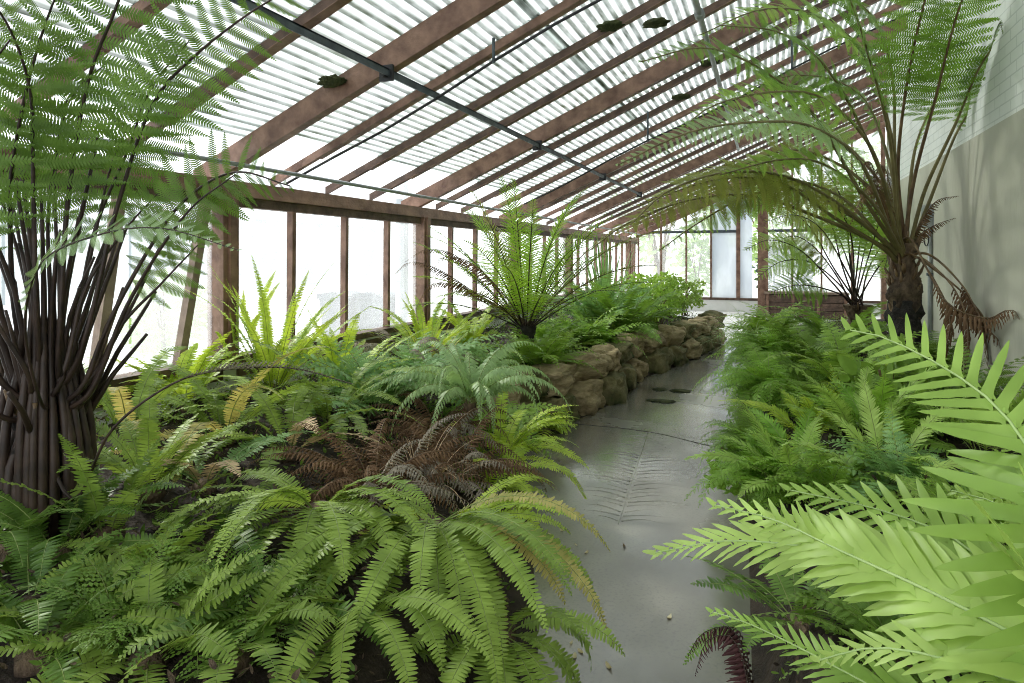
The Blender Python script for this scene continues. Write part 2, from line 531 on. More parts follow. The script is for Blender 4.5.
def profile(kind, u):
    if kind == 'sword':
        return np.clip(np.minimum(.35 + u * 5, 1) * (1 - np.clip((u - .55) / .45, 0, 1) ** 2 * .88), .06, 1)
    if kind == 'ellip':
        return np.clip(np.sin(PI * (u * .86 + .1)) ** .75, .06, 1)
    if kind == 'broad':
        return np.clip(np.minimum(.3 + u * 3.4, 1) * (1 - np.clip((u - .35) / .65, 0, 1) ** 1.35 * .86), .08, 1)
    if kind == 'tree':
        return np.clip(np.minimum(.42 + u * 2.6, 1) * (1 - np.clip((u - .3) / .7, 0, 1) ** 1.5 * .95), .04, 1)
    return np.clip((1 - u) ** .8, .04, 1) * np.minimum(1, .75 + u * 2)


def frond_mesh(spine, kind, leaf, stipe, start=.15, scale=1.0, wscale=1.0, side=None, roll=0.0, r0=.006, rng=RNG, lift=None,
               droop=None, gap=None, name='frond', origin=None, jit=.09, hang=0.0, ang=None):
    K = KINDS[kind]
    tv, tf = TM[K['tm']]
    p = np.asarray(spine, float)
    t = frames(p)
    L = np.linalg.norm(np.diff(p, axis=0), axis=1).sum()
    if side is None:
        o = p[-1] - p[0]
        o[2] = 0
        if np.linalg.norm(o) < .05 * L:
            o = np.array((math.cos(rng.uniform(0, 6.3)), math.sin(rng.uniform(0, 6.3)), 0))
        side = np.cross(o, Z3)
    side = np.asarray(side, float)
    S = side[None, :] - (t @ side)[:, None] * t
    S /= np.linalg.norm(S, axis=1)[:, None] + 1e-9
    Nn = np.cross(S, t)
    if roll:
        S, Nn = S * math.cos(roll) + Nn * math.sin(roll), Nn * math.cos(roll) - S * math.sin(roll)
    n = max(5, int(L * (1 - start) / ((gap or K['gap']) * scale)))
    u = (np.arange(n) + .5) / n
    s = start + (1 - start) * u
    idx = np.linspace(0, 1, len(p))
    ip = lambda A: np.stack([np.interp(s, idx, A[:, i]) for i in range(3)], 1)
    Pp, T, Sx, Nx = ip(p), ip(t), ip(S), ip(Nn)
    V, Fc = [], []
    base = 0
    lf = K['lift'] if lift is None else lift
    dr = K['droop'] if droop is None else droop
    a0, a1 = ang or K['ang']
    for sg in (-1, 1):
        off = (T * (K['gap'] * scale * .5)) if sg > 0 else 0
        an = a0 + (a1 - a0) * u ** 1.3 + rng.normal(0, jit * .6, n)
        li = lf + rng.normal(0, jit, n)
        D = np.cos(an)[:, None] * Sx * sg + np.sin(an)[:, None] * T
        D = D * np.cos(li)[:, None] + Nx * np.sin(li)[:, None]
        if hang:
            D = D + np.array((0, 0, -hang))[None, :]
        D /= np.linalg.norm(D, axis=1)[:, None]
        W = T - np.sum(T * D, 1)[:, None] * D
        W /= np.linalg.norm(W, axis=1)[:, None] + 1e-9
        Nm = np.cross(D, W) * sg
        tw = rng.normal(0, jit * 1.5, n)[:, None]
        W, Nm = W * np.cos(tw) + Nm * np.sin(tw), Nm * np.cos(tw) - W * np.sin(tw)
        pl = K['plen'] * scale * wscale * profile(K['prof'], u) * rng.uniform(.92, 1.06, n)
        pw = K['pw'] * scale * (np.clip(profile(K['prof'], u), .35, 1) if K['tm'] not in ('sword', 'linear') else np.clip(.55 + .45 * profile(K['prof'], u), 0, 1))
        U = tv[None, :, 0] * pl[:, None]
        Vv = tv[None, :, 1] * pw[:, None]
        Wv = tv[None, :, 2] * pw[:, None] - dr * (tv[None, :, 0] ** 2) * pl[:, None]
        X = (Pp + off)[:, None, :] + U[..., None] * D[:, None, :] + Vv[..., None] * W[:, None, :] + Wv[..., None] * Nm[:, None, :]
        V.append(X.reshape(-1, 3))
        Fc.append((tf[None] + (np.arange(n) * len(tv))[:, None, None] + base).reshape(-1, tf.shape[1]))
        base += n * len(tv)
    rr = r0 * (1 - .8 * np.linspace(0, 1, len(p)))
    tvv, tq = tube_geo(p, rr, 5)
    V.append(tvv)
    nl = sum(len(x) for x in Fc)
    Fc.append(tq + base)
    mi = np.concatenate([np.zeros(nl, int), np.ones(len(tq), int)])
    V = np.concatenate(V)
    V[:, 0] = np.clip(V[:, 0], XL + .07, None)
    V[:, 0] = np.where(V[:, 1] < YW, np.minimum(V[:, 0], XR - .02), V[:, 0])
    if origin is not None:
        V = V - np.asarray(origin)[None]
    return mesh_np(name, V, [np.concatenate(Fc)], [leaf, stipe], mi, smooth=True)


def arch(base, az, el, L, droop, n=18, power=1.3, curve=0.0):
    s = np.linspace(0, 1, n + 1)
    e = el - droop * s ** power
    a = az + curve * s
    d = np.stack([np.cos(e) * np.cos(a), np.cos(e) * np.sin(a), np.sin(e)], 1) * (L / n)
    p = np.asarray(base, float) + np.concatenate((np.zeros((1, 3)), np.cumsum(d[:-1], axis=0)))
    g = ground(p[:, 0], p[:, 1]) + .03 + .05 * s
    p[:, 2] = np.maximum(p[:, 2], g)
    p[:, 0] = np.clip(p[:, 0], XL + .12, None)
    p[:, 0] = np.where(p[:, 1] < YW, np.minimum(p[:, 0], XR - .06), p[:, 0])
    return p


def lump(name, mat, size, seed, sub=3, amp=.18, freq=2.2, boxy=.55, parent=None, loc=(0, 0, 0), rz=0.0):
    import bmesh
    bm = bmesh.new()
    bmesh.ops.create_icosphere(bm, subdivisions=sub, radius=1.0)
    sv = Vector((seed * 3.71, seed * 1.37, seed * 2.11))
    for v in bm.verts:
        c = v.co.normalized()
        q = Vector([math.copysign(abs(k) ** boxy, k) for k in c])
        q = q / max(1.0, q.length / 1.35)
        d = 1 + amp * mnoise.noise(c * freq + sv) + amp * .5 * mnoise.noise(c * freq * 2.7 + sv)
        v.co = Vector((q.x * size[0], q.y * size[1], q.z * size[2])) * d
    me = bpy.data.meshes.new(name)
    bm.to_mesh(me); bm.free()
    me.materials.append(mat)
    me.polygons.foreach_set('use_smooth', [True] * len(me.polygons))
    o = link(name, me, parent, loc)
    o.rotation_euler.z = rz
    return o


def fern(label, base, kind, n, L, el, droop, leaf, stipe='stipe_green', name='fern', cat='fern', az=None, start=.12, scale=1.0,
         wscale=1.0, r0=.004, old=None, oldn=0, group=None, seed=0, crown=True, lift=None, hang=0.0, jit=.09, hd=None, roll=.25, gap=None, curve=.3):
    rng = np.random.default_rng(100 + seed)
    base = np.array(base, float)
    root = tag(empty(name, base), label, cat, group)
    if crown:
        lump('crown', M['trunk'], (.05 * scale + .01, .05 * scale + .01, .045), seed + .3, 2, .3, 3, 1, root, (0, 0, .02))
    for i in range(n):
        q = (i + rng.uniform(.1, .9)) / n
        a = (az[0] + az[1] * (q - .5) if az else 2 * PI * q + 0.0)
        a += rng.normal(0, .15)
        k = rng.uniform()
        e = el[0] + (el[1] - el[0]) * k + rng.normal(0, .05)
        ln = rng.uniform(*L)
        sp = arch(base + np.array((math.cos(a), math.sin(a), 0)) * .03 + np.array((0, 0, .03)), a, e, ln, rng.uniform(*droop), n=16, curve=rng.uniform(-curve, curve))
        lm = M[leaf]
        if i >= n - oldn:
            lm = M[old]
        me = frond_mesh(sp, kind, lm, M[stipe], start, scale, wscale, None, rng.normal(0, roll), r0, rng, origin=base, lift=lift, hang=hang, jit=jit, gap=gap)
        link('frond', me, root)
    return root


def hero(root, base, pts, kind, leaf, stipe, start=.2, n=26, **kw):
    """a frond whose midrib runs through the given world points"""
    sp = catmull(pts, n)
    me = frond_mesh(sp, kind, M[leaf], M[stipe], start, origin=base, **kw)
    return link('frond', me, root)


def trunk(parent, base, p0, p1, r0, r1, mat, stubs=0, seed=0, name='trunk'):
    """fibrous trunk: bumpy tapered column with old stipe stubs"""
    k, n = 26, 18
    rng = np.random.default_rng(seed)
    p0 = np.array(p0, float) - base; p1 = np.array(p1, float) - base
    ax = p1 - p0
    v = []
    for i in range(k + 1):
        s = i / k
        r = r0 + (r1 - r0) * s
        r *= 1 + .12 * math.sin(9 * s + seed)
        for j in range(n):
            th = 2 * PI * j / n
            rr = r * (1 + .42 * mnoise.noise(Vector((math.cos(th) * 2.5, math.sin(th) * 2.5, s * 7 + seed))) + rng.uniform(-.07, .07))
            v.append(p0 + ax * s + np.array((math.cos(th) * rr, math.sin(th) * rr, rng.uniform(-.005, .005))))
    mb = MB()
    f = [(i * n + j, i * n + (j + 1) % n, (i + 1) * n + (j + 1) % n, (i + 1) * n + j) for i in range(k) for j in range(n)]
    f.append(tuple(range(k * n, k * n + n)))
    mb.add(v, f)
    o = mb.build(name, mat, parent, smooth=True)
    for q in range(stubs):
        s = rng.uniform(.25, .98); th = rng.uniform(0, 2 * PI)
        c = p0 + ax * s
        r = r0 + (r1 - r0) * s
        d = np.array((math.cos(th), math.sin(th), 0))
        a = c + d * r * .7
        b = a + d * rng.uniform(.04, .08) + np.array((0, 0, rng.uniform(.07, .14)))
        m2 = MB(); m2.tube([a, (a + b) / 2 + d * .01, b], [.018, .014, .008], 6)
        m2.build('stipe_stub', M['stipe_brown'], parent, smooth=True)
    return o


# ================================================================== THE SETTING
def struct(o):
    o['kind'] = 'structure'
    return o


def build_room():
    # ground slab with the path; beds are raised soil on top
    mb = MB(); mb.box((XL, YB, -.12), (XN, 12.4, 0)); struct(mb.build('floor', M['path']))
    mb = MB(); mb.box((XL, 12.4, -.12), (XN, YE, .004)); struct(mb.build('floor_paving', M['paving']))
    # soil of the two beds
    for nm, lo, hi in (('ground_left', XL + .02, None), ('ground_right', None, XR)):
        ys = np.arange(YB + .05, 14.0, .1)
        m = 46
        V = []
        for y in ys:
            a, b = (lo, edge_l(y)) if hi is None else (edge_r(y), XR if y < YW else XN)
            xs = np.linspace(a, b, m)
            V.append(np.stack([xs, np.full(m, y), ground(xs, np.full(m, y))], 1))
        V = np.concatenate(V)
        i = np.arange(len(ys) - 1)[:, None] * m; j = np.arange(m - 1)[None]
        q = np.stack([i + j, i + j + 1, i + m + j + 1, i + m + j], -1).reshape(-1, 4)
        struct(link(nm, mesh_np(nm, V, [q], [M['soil']])))

    # ---- left wall: plinth, posts, eave beam
    wl = struct(empty('wall_left', (XL, 0, 0)))
    wl.location = (0, 0, 0)
    mb = MB(); mb.box((XL - .12, YB, 0), (XL + .06, YE, .80)); mb.build('plinth', M['white_paint'], wl)
    mb = MB(); mb.box((XL - .06, YB, z_low(XL) - .115), (XL + .07, YE, z_low(XL))); mb.build('eave_beam', M['timber'], wl)
    ys = [BAY0 + BAY * k for k in range(-1, 7)]
    for y in ys:
        mb = MB(); mb.box((XL - .07, y - .075, .80), (XL + .085, y + .075, z_low(XL) - .115))
        mb.box((XL + .085, y - .03, .80), (XL + .11, y + .03, z_low(XL) - .115)); mb.build('post', M['timber'], wl)
    zt, zb = z_low(XL) - .115, .80
    ends = ys + [YE]
    for k in range(len(ends) - 1):
        y0, y1 = ends[k] + .075, ends[k + 1] - .075
        w = struct(empty('window_%d' % (k + 1)))
        mb = MB()
        mb.box((XL - .04, y0, zt - .075), (XL + .04, y1, zt)); mb.build('head_rail', M['timber_dark'], w)
        mb = MB(); mb.box((XL - .06, y0, zb), (XL + .10, y1, zb + .055)); mb.box((XL + .0, y0, zb - .10), (XL + .085, y1, zb - .03)); mb.build('sill', M['timber_dark'], w)
        nb = 4
        st = (y1 + .075 - (y0 - .075)) / nb
        lean = .17 if k == 1 else 0.0
        for q in range(1, nb):
            yb = y0 - .075 + st * q
            if k == 1:
                yb = {1: 1.95, 2: 2.73, 3: 3.33}[q]
            mb = MB(); mb.bar((XL, yb, zb + .05), (XL + .01, yb + lean * (1.3 if q == 3 else .9), zt - .07), .045 if k != 1 else .06, .06)
            mb.build('glazing_bar', M['timber'] if k != 1 else M['timber_pale'], w)
        for q in range(nb):
            ya = y0 - .075 + st * q + .02
            mb = MB(); mb.box((XL - .028, max(ya, y0), zb + .05), (XL - .022, min(ya + st - .02, y1), zt - .07)); mb.build('pane', M['glass'], w)

    # ---- roof
    ce = struct(empty('ceiling'))
    yr = [BAY0 + BAY * k for k in range(-1, 7)]
    for y in yr:
        xe = XR + .02 if y < YW else XN
        mb = MB()
        mb.prism_y([(XL - .25, z_low(XL - .25) + .02), (xe, z_low(xe)), (xe, z_sheet(xe) - .012), (XL - .25, z_sheet(XL - .25) - .012)], y - .038, y + .038)
        mb.build('rafter', M['timber'], ce)
    nb = int(round((YE - YB) / .745))
    for q in range(1, 30):
        y = BAY0 - BAY + .745 * q
        if y > YE - .1: break
        if q % 4 == 0: continue
        xe = XR + .02 if y < YW else XN
        mb = MB()
        mb.prism_y([(XL - .2, z_sheet(XL - .2) - .082), (xe, z_sheet(xe) - .082), (xe, z_sheet(xe) - .014), (XL - .2, z_sheet(XL - .2) - .014)], y - .022, y + .022)
        mb.build('roof_bar', M['timber_dark'] if q % 3 else M['timber'], ce)
        mb = MB()
        mb.prism_y([(XL + .3, z_sheet(XL + .3) - .088), (xe, z_sheet(xe) - .088), (xe, z_sheet(xe) - .083), (XL + .3, z_sheet(XL + .3) - .083)], y - .036, y + .036)
        mb.build('roof_bar_flange', M['timber'], ce)
    # corrugated translucent sheets, corrugations run along the house
    sl = math.hypot(1, .436)
    nrm = np.array((-.436, 0, 1)) / sl
    for q in range(0, 30):
        y0 = BAY0 - BAY + .745 * q - .02
        y1 = min(y0 + .745 + .06, YE)
        if y0 > YE - .2: break
        mid = (y0 + y1) / 2
        xe = XR + .02 if mid < YW - .2 else XN
        x0 = XL + (.20 if q < 8 else .36) + .03 * math.sin(q * 2.3)
        for a, b, lift in ((x0, -1.55, 0.0), (-1.62, .35, .012), (.28, xe, .024)) if xe < 2 else ((x0, -1.55, 0), (-1.62, .35, .012), (.28, 2.1, .024), (2.0, xe, .036)):
            pitch, amp, seg = .076, .0105, 8
            ln = (b - a) * sl
            m = int(ln / pitch * seg) + 1
            s = np.linspace(0, ln, m)
            ph = s / pitch * 2 * PI
            h = amp * np.sin(ph)
            xs = a + s / sl
            px = xs + nrm[0] * (h + lift)
            pz = z_sheet(xs) + nrm[2] * (h + lift + .004)
            V = np.concatenate([np.stack([px, np.full(m, yy), pz], 1) for yy in (y0, y1)])
            i = np.arange(m - 1)
            qd = np.stack([i, i + m, i + m + 1, i + 1], 1)
            dirt_shade = np.clip(.72 - 1.0 * np.sin(ph + .5), 0, 1)  # valley dirt plus painted shade of the steep corrugation faces
            me = mesh_np('corrugated_sheet', V, [qd], [M['sheet']], attr=('dirt_shade', np.tile(dirt_shade, 2)))
            link('corrugated_sheet', me, ce)
        mb = MB(); a = XL - .22; b = XL + .44
        mb.prism_y([(a, z_sheet(a) - .006), (b, z_sheet(b) - .006), (b, z_sheet(b) - .001), (a, z_sheet(a) - .001)], y0 + .02, y1 - .04)
        mb.build('eave_pane', M['glass_roof'], ce)

    # ---- right wall: cement render below, painted brick above
    wr = struct(empty('wall_right'))
    mb = MB(); mb.box((XR, YB, 0), (XR + .28, YW, 2.62)); mb.build('cement_render', M['render'], wr)
    mb = MB()
    zt = z_sheet(XR) - .02
    mb.box((XR + .02, YB, 2.62), (XR + .28, YW, zt)); mb.build('painted_brickwork', M['brick'], wr)
    mb = MB(); mb.box((XR, YW, 0), (XN + .2, YW + .02, z_low(XN))); struct(mb.build('wall_return', M['render']))
    mb = MB(); mb.box((XN, YW, 0), (XN + .2, YE, z_low(XN) - .3)); struct(mb.build('wall_nook', M['white_paint']))

    # ---- end wall
    we = struct(empty('wall_end'))
    mb = MB(); mb.box((XL, YE - .02, 0), (XN, YE + .2, .34)); mb.build('plinth', M['white_paint'], we)
    mb = MB(); mb.box((XL, YE - .06, .34), (XN, YE + .1, .41)); mb.build('sill', M['timber_dark'], we)
    mx = [-3.74, -3.05, -2.31, -1.6, -.84, -.15, .6, 1.35, 2.1, 2.85, 3.6]
    w = struct(empty('window_20'))
    for i, x in enumerate(mx):
        wd = .055 if x in (-.84, 2.85) else .024
        mb = MB(); mb.box((x - wd, YE - .04, .41), (x + wd, YE + .04, z_low(x))); mb.build('mullion', M['timber'], w)
        if i:
            a, b = mx[i - 1] + .02, x - .02
            mt = M['milky'] if i in (4, 5) else M['glass']
            if i == 5: b = a + .36
            mb = MB(); mb.prism_y([(a, .41), (b, .41), (b, z_low(b)), (a, z_low(a))], YE - .003, YE + .003); mb.build('pane', mt, w)
            if i < 5 or i > 5:
                mb = MB(); mb.box((a, YE - .03, 2.31), (b, YE + .03, 2.39)); mb.build('transom', M['steel'], w)
    mb = MB()
    mb.prism_y([(XL, z_low(XL)), (XN, z_low(XN)), (XN, z_sheet(XN)), (XL, z_sheet(XL))], YE - .05, YE + .07); mb.build('end_rafter', M['timber'], we)
    # brown post near the far end
    mb = MB(); mb.box((-.29, 18.4, .0), (-.03, 18.66, z_low(-.16))); mb.box((-.33, 18.36, 0), (.01, 18.7, .12)); struct(mb.build('trim_1', M['timber']))
    # door frame at the end of the concrete wall
    d = struct(empty('door_1'))
    mb = MB()
    x = 2.55
    for q in (x, x + .85):
        mb.box((q - .07, 17.6, 0), (q + .07, 17.75, 2.2))
    mb.box((x - .07, 17.6, 2.1), (x + .92, 17.75, 2.25)); mb.build('frame', M['timber'], d)
    mb = MB(); mb.box((x + .07, 17.65, 0), (x + .78, 17.7, 2.1)); mb.build('door_leaf', M['pale_window'], d)


build_room()


# ------------------------------------------------------------------ outside
def build_outside():
    mb = MB(); mb.box((-60, -25, -.2), (XL - .12, 60, -.03)); mb.box((XL - .12, YE + .2, -.2), (40, 60, -.03))
    struct(mb.build('pavement', M['outside']))
    b = tag(empty('glasshouse', (-12.5, 8, 0)), 'pale neighbouring glasshouse beyond the left windows', 'building')
    mb = MB(); mb.box((-3, -14, -.03), (0, 12, .75)); mb.build('base_wall', M['pale_build'], b)
    mb = MB(); mb.box((-2.95, -13.9, .75), (-.05, 11.9, 2.6)); mb.build('glazed_wall', M['pale_window'], b)
    mb = MB(); mb.prism_y([(-3.2, 2.6), (.15, 2.6), (-1.5, 3.9)], -14.1, 12.1); mb.build('roof', M['pale_build'], b)
    for y in range(-13, 13, 2):
        mb = MB(); mb.box((-.05, y - .06, .75), (.03, y + .06, 2.6)); mb.build('glazing_post', M['white_paint'], b)
    # bins
    for i, (px, lb) in enumerate(((343, 'left grey wheelie bin standing outside behind the glass wall'), (378, 'right grey wheelie bin standing outside behind the glass wall'))):
        p = P(px, 300, 10.3)
        r = tag(empty('wheelie_bin', (p[0], p[1], -.03)), lb, 'bin', 'bins outside the glass wall')
        mb = MB(); mb.hexa([(-.19, -.2, .08), (.19, -.2, .08), (.19, .2, .08), (-.19, .2, .08), (-.25, -.27, .98), (.25, -.27, .98), (.25, .27, .98), (-.25, .27, .98)]); mb.build('body', M['bin'], r)
        mb = MB(); mb.prism_y([(-.28, .98), (.27, .98), (.27, 1.03), (0, 1.09), (-.28, 1.05)], -.29, .29); mb.build('lid', M['bin'], r)
        for s in (-1, 1):
            mb = MB(); mb.tube([(-.17, s * .22, .09), (-.17, s * .27, .09)], .09, 14); mb.build('wheel', M['hose'], r)
    p = P(402, 300, 8.2)
    mb = MB(); mb.tube([(p[0], p[1], -.03), (p[0], p[1], 2.6)], .085, 12); mb.box((p[0] - .12, p[1] - .12, -.03), (p[0] + .12, p[1] + .12, .06))
    tag(mb.build('metal_pole', M['pale_window'], None), 'grey pole outside next to the second window post', 'pole')

    def shrub(name, label, base, h, r, n, mat, stems=4, leaf=.09, seed=0, cat='shrub', group=None):
        rng = np.random.default_rng(seed)
        root = tag(empty(name, base), label, cat, group)
        tips = []
        for k in range(stems):
            a = rng.uniform(0, 6.28); q = rng.uniform(.2, .7) * r
            top = np.array((math.cos(a) * q, math.sin(a) * q, h * rng.uniform(.7, .95)))
            mb = MB(); mb.tube(catmull([(0.02 * k, 0, 0), top * np.array((.3, .3, .5)), top], 10), np.linspace(.03 * h / 2, .008, 11), 6); mb.build('stem', M['stipe_brown'], root, smooth=True)
        d = rng.normal(size=(n, 3)); d /= np.linalg.norm(d, axis=1)[:, None]
        rad = rng.uniform(.35, 1, n) ** .5
        c = d * rad[:, None] * np.array((r, r, h * .42)) * (1 + .25 * np.sin(d[:, :1] * 5 + seed) * np.cos(d[:, 2:] * 4)) + np.array((0, 0, h * .6))
        c[:, 2] = np.maximum(c[:, 2], .06)
        tv, tf = TM['oval']
        dd = d * .7 + rng.normal(0, .6, (n, 3)); dd /= np.linalg.norm(dd, axis=1)[:, None]
        w = np.cross(dd, rng.normal(size=(n, 3))); w /= np.linalg.norm(w, axis=1)[:, None]
        nn = np.cross(dd, w)
        sz = leaf * rng.uniform(.6, 1.3, n)
        X = c[:, None] + (tv[None, :, 0] * sz[:, None])[..., None] * dd[:, None] + (tv[None, :, 1] * sz[:, None] * .3)[..., None] * w[:, None] + (tv[None, :, 2] * sz[:, None] * .2)[..., None] * nn[:, None]
        Fq = (tf[None] + (np.arange(n) * len(tv))[:, None, None]).reshape(-1, 4)
        link('foliage', mesh_np('foliage', X.reshape(-1, 3), [Fq], [M[mat]]), root)
        return root
    globals()['shrub'] = shrub
    shrub('shrub', 'leafy green shrub standing outside behind the end glazing', P(697, 300, 21.5) * np.array((1, 1, 0)), 2.3, .55, 420, 'outdoor', 5, .2, 3)
    shrub('tree', 'tall light green tree outside the end wall, above the transom', P(660, 300, 26) * np.array((1, 1, 0)), 6.0, 2.2, 550, 'outdoor', 5, .28, 4, 'tree')
    shrub('tree', 'broad green tree outside behind the brown end post', P(775, 300, 32) * np.array((1, 1, 0)), 5.5, 3.2, 2200, 'outdoor', 5, .3, 5, 'tree')
    shrub('tree', 'green tree outside behind the small tree fern', P(885, 300, 27) * np.array((1, 1, 0)), 6, 2.8, 1600, 'outdoor', 5, .3, 6, 'tree')
    shrub('shrub', 'dark leaved shrub outside behind the white board', P(785, 300, 24) * np.array((1, 1, 0)), 2.0, 1.0, 900, 'outdoor_dark', 5, .2, 8)
    shrub('shrub', 'pale bushy plant outside between the leaning bars of the left window', P(165, 300, 8.6) * np.array((1, 1, 0)), 1.35, .5, 420, 'outdoor', 4, .16, 9)
    p = P(786, 274, 21.2)
    r = tag(empty('display_board', (p[0], p[1], -.03)), 'white board on two legs outside the end wall', 'board')
    mb = MB(); mb.box((-.42, -.02, .75), (.42, .02, 1.3)); mb.build('panel', M['white_paint'], r)
    for s in (-1, 1):
        mb = MB(); mb.box((s * .36 - .025, -.05, 0), (s * .36 + .025, -.021, 1.3)); mb.build('leg', M['steel'], r)


build_outside()


# ------------------------------------------------------------------ fittings
def build_fittings():
    # steel tie angle under the upper roof on the left, with a bracket at each rafter
    r = tag(empty('steel_tie_bar', (-2.34, 3.7, 0)), 'dark grey steel tie bar along the roof with brackets on the rafters', 'tie bar')
    z = z_low(-2.34) + .02
    mb = MB(); mb.box((-.03, -5.9, z - .01), (.03, 9.0, z)); mb.box((.022, -5.9, z - .05), (.03, 9.0, z)); mb.build('angle_bar', M['steel'], r)
    for k in range(-1, 5):
        y = BAY0 + BAY * k - 3.7
        mb = MB(); mb.box((-.05, y - .06, z - .075), (.05, y - .04, z + .03)); mb.tube([(0, y - .06, z - .035), (0, y - .10, z - .035)], .02, 8); mb.build('bracket', M['hose'], r)
    def pipe(name, label, pts, rad, mat, cat='pipe', n=8, parts=None):
        o = pts[0]
        rt = tag(empty(name, o), label, cat)
        q = np.asarray(pts, float) - np.asarray(o, float)
        mb = MB(); mb.tube(q, rad, n); mb.build('pipe_run', M[mat], rt, smooth=True)
        for c in parts or []:
            c = np.asarray(c, float) - np.asarray(o, float)
            mb = MB(); mb.tube([c - np.array((0, .05, 0)), c + np.array((0, .05, 0))], rad * 1.7, 10); mb.build('coupling', M[mat], rt, smooth=True)
        return rt
    pipe('irrigation_pipe', 'grey irrigation pipe running above the left eave beam', [(-3.5, y, 1.6 + .655) for y in np.linspace(-1, 19, 9)], .017, 'galv')
    zz = z_low(-.52) - .06
    rt = pipe('irrigation_pipe', 'grey hanging pipe with couplings under the high roof', [(-.52, y, zz) for y in np.linspace(1.2, 12.5, 9)], .024, 'galv', parts=[(-.52, 5.4, zz), (-.52, 8.6, zz)])
    for y in (BAY0 + BAY * 2, BAY0 + BAY * 3):
        mb = MB(); mb.tube(np.array([(-.52, y, zz), (-.52, y, zz + .12)]) - np.array((-.52, 1.2, zz)), .012, 6); mb.build('hanger', M['steel'], rt)
    for lb, y, dz, x0, x1 in (('black hose along the first roof bar past the nearest large rafter', 4.30, -.03, XL + .1, 1.4),
                              ('black hose crossing under the roof ahead of the second large rafter', 8.0, -.22, -3.0, 1.45)):
        xs = np.linspace(x0, x1, 12)
        rt = pipe('hose', lb, [(x, y, z_low(x) + dz + .02 * math.sin(x * 3)) for x in xs], .011, 'hose', 'hose')
        for x in (xs[4], xs[8]):
            o = np.array((xs[0], y, z_low(xs[0]) + dz + .02 * math.sin(xs[0] * 3)))
            c = np.array((x, y, z_low(x) + dz)) - o
            mb = MB(); mb.tube([c, c + np.array((0, 0, -dz + .15))], .012, 6); mb.build('hanger', M['steel'], rt)
    # moss lumps on the roof edges
    k = 0
    for y, x, lb in ((3.64, -2.75, 'dark moss clump under the roof sheets at the nearest large rafter'), (8.12, -1.0, 'dark moss clump under the roof beside the third large bay'),
                     (5.6, -.9, 'dark moss clump hanging at a roof bar high above the path'), (5.17, -1.2, 'dark moss clump on the first roof bar past the nearest large rafter'), (7.4, -.6, 'dark moss clump near the couplings of the hanging pipe'), (4.42, -.35, 'dark moss clump at the top of the nearest bay')):
        tag(lump('moss_clump', M['moss'], (.10, .07, .035), 3.3 + k, 3, .5, 3, 1, None, (x, y, z_sheet(x) - .05)), lb, 'moss'); k += 1
    # conduit on the concrete wall
    y = 8.1
    r = tag(empty('electrical_conduit', (XR, y, .3)), 'grey conduit with a junction box on the concrete wall', 'conduit')
    mb = MB(); mb.tube([(-.025, 0, 0), (-.025, 0, .8), (-.025, 0, 1.62)], .022, 10); mb.build('pipe_run', M['galv'], r, smooth=True)
    mb = MB(); mb.box((-.07, -.05, 1.62), (0, .17, 1.86)); mb.box((-.078, -.03, 1.65), (-.07, .15, 1.83)); mb.build('junction_box', M['galv'], r)
    th = np.linspace(0, 2 * PI, 22)
    mb = MB(); mb.tube([(-.05, .04 + .1 * math.cos(a), 1.48 + .06 * math.sin(a) + .12 * (a < .01)) for a in th], .006, 6); mb.build('cable_loop', M['hose'], r, smooth=True)
    for z in (.3, 1.1):
        mb = MB(); mb.box((-.055, -.035, z), (0, .035, z + .03)); mb.build('clip', M['steel'], r)
    # low timber planter near the end
    p = P(805, 317, 17.0)
    r = tag(empty('timber_planter', (p[0], p[1], 0)), 'low brown timber planter box behind the small tree fern', 'planter')
    for s, t in ((-1, 0), (1, 0)):
        mb = MB()
        for q in range(3): mb.box((-.95, s * .3 - .02, .03 + q * .2), (.95, s * .3 + .02, .215 + q * .2))
        mb.build('board_side', M['timber_dark'], r)
        mb = MB()
        for q in range(3): mb.box((s * .95 - .02, -.28, .03 + q * .2), (s * .95 + .02, .28, .215 + q * .2))
        mb.build('board_end', M['timber_dark'], r)
    for x in (-.92, -.3, .3, .92):
        mb = MB(); mb.box((x - .035, -.36, 0), (x + .035, -.32, .66)); mb.build('batten', M['timber'], r)
    mb = MB(); mb.box((-1.0, -.38, .64), (1.0, .36, .69)); mb.build('cap', M['timber_pale'], r)
    # fern leaf pressed into the path concrete
    mb = MB()
    a = np.array((-.84, 3.85)); b = np.array((-1.03, 6.0))
    ax = (b - a) / np.linalg.norm(b - a); sd = np.array((ax[1], -ax[0]))
    mb.tube([(a[0], a[1], -.007), *[(a[0] + (b - a)[0] * s, a[1] + (b - a)[1] * s, -.0068) for s in (.3, .6)], (b[0], b[1], -.007)], .0088, 6)
    for i in range(27):
        s = (i + .5) / 27
        c = a + (b - a) * s
        ln = .46 * math.sin(PI * (.16 + .80 * s)) ** .7
        for g in (-1, 1):
            pts = [np.append(c + sd * g * ln * u + ax * (ln * (.10 + .06 * g) * u + .16 * ln * math.sin(PI * u) + .012 * math.sin(i * 2.4 + 5 * u)), -.0048 + .0012 * math.sin(i * 1.7 + g)) for u in np.linspace(0.04, 1, 8)]
            mb.tube(pts, np.linspace(.009, .004, 8), 5)
    struct(tag(mb.build('path_imprint', M['path'], None, smooth=True)))
    # crack across the path
    mb = MB(); mb.tube(catmull([(-2.2, 5.95, -.002), (-1.6, 6.02, -.001), (-1.0, 5.98, -.001), (-.5, 5.75, -.001), (-.1, 5.6, -.002)], 24), .005, 5); struct(mb.build('path_crack', M['soil'], None, smooth=True))
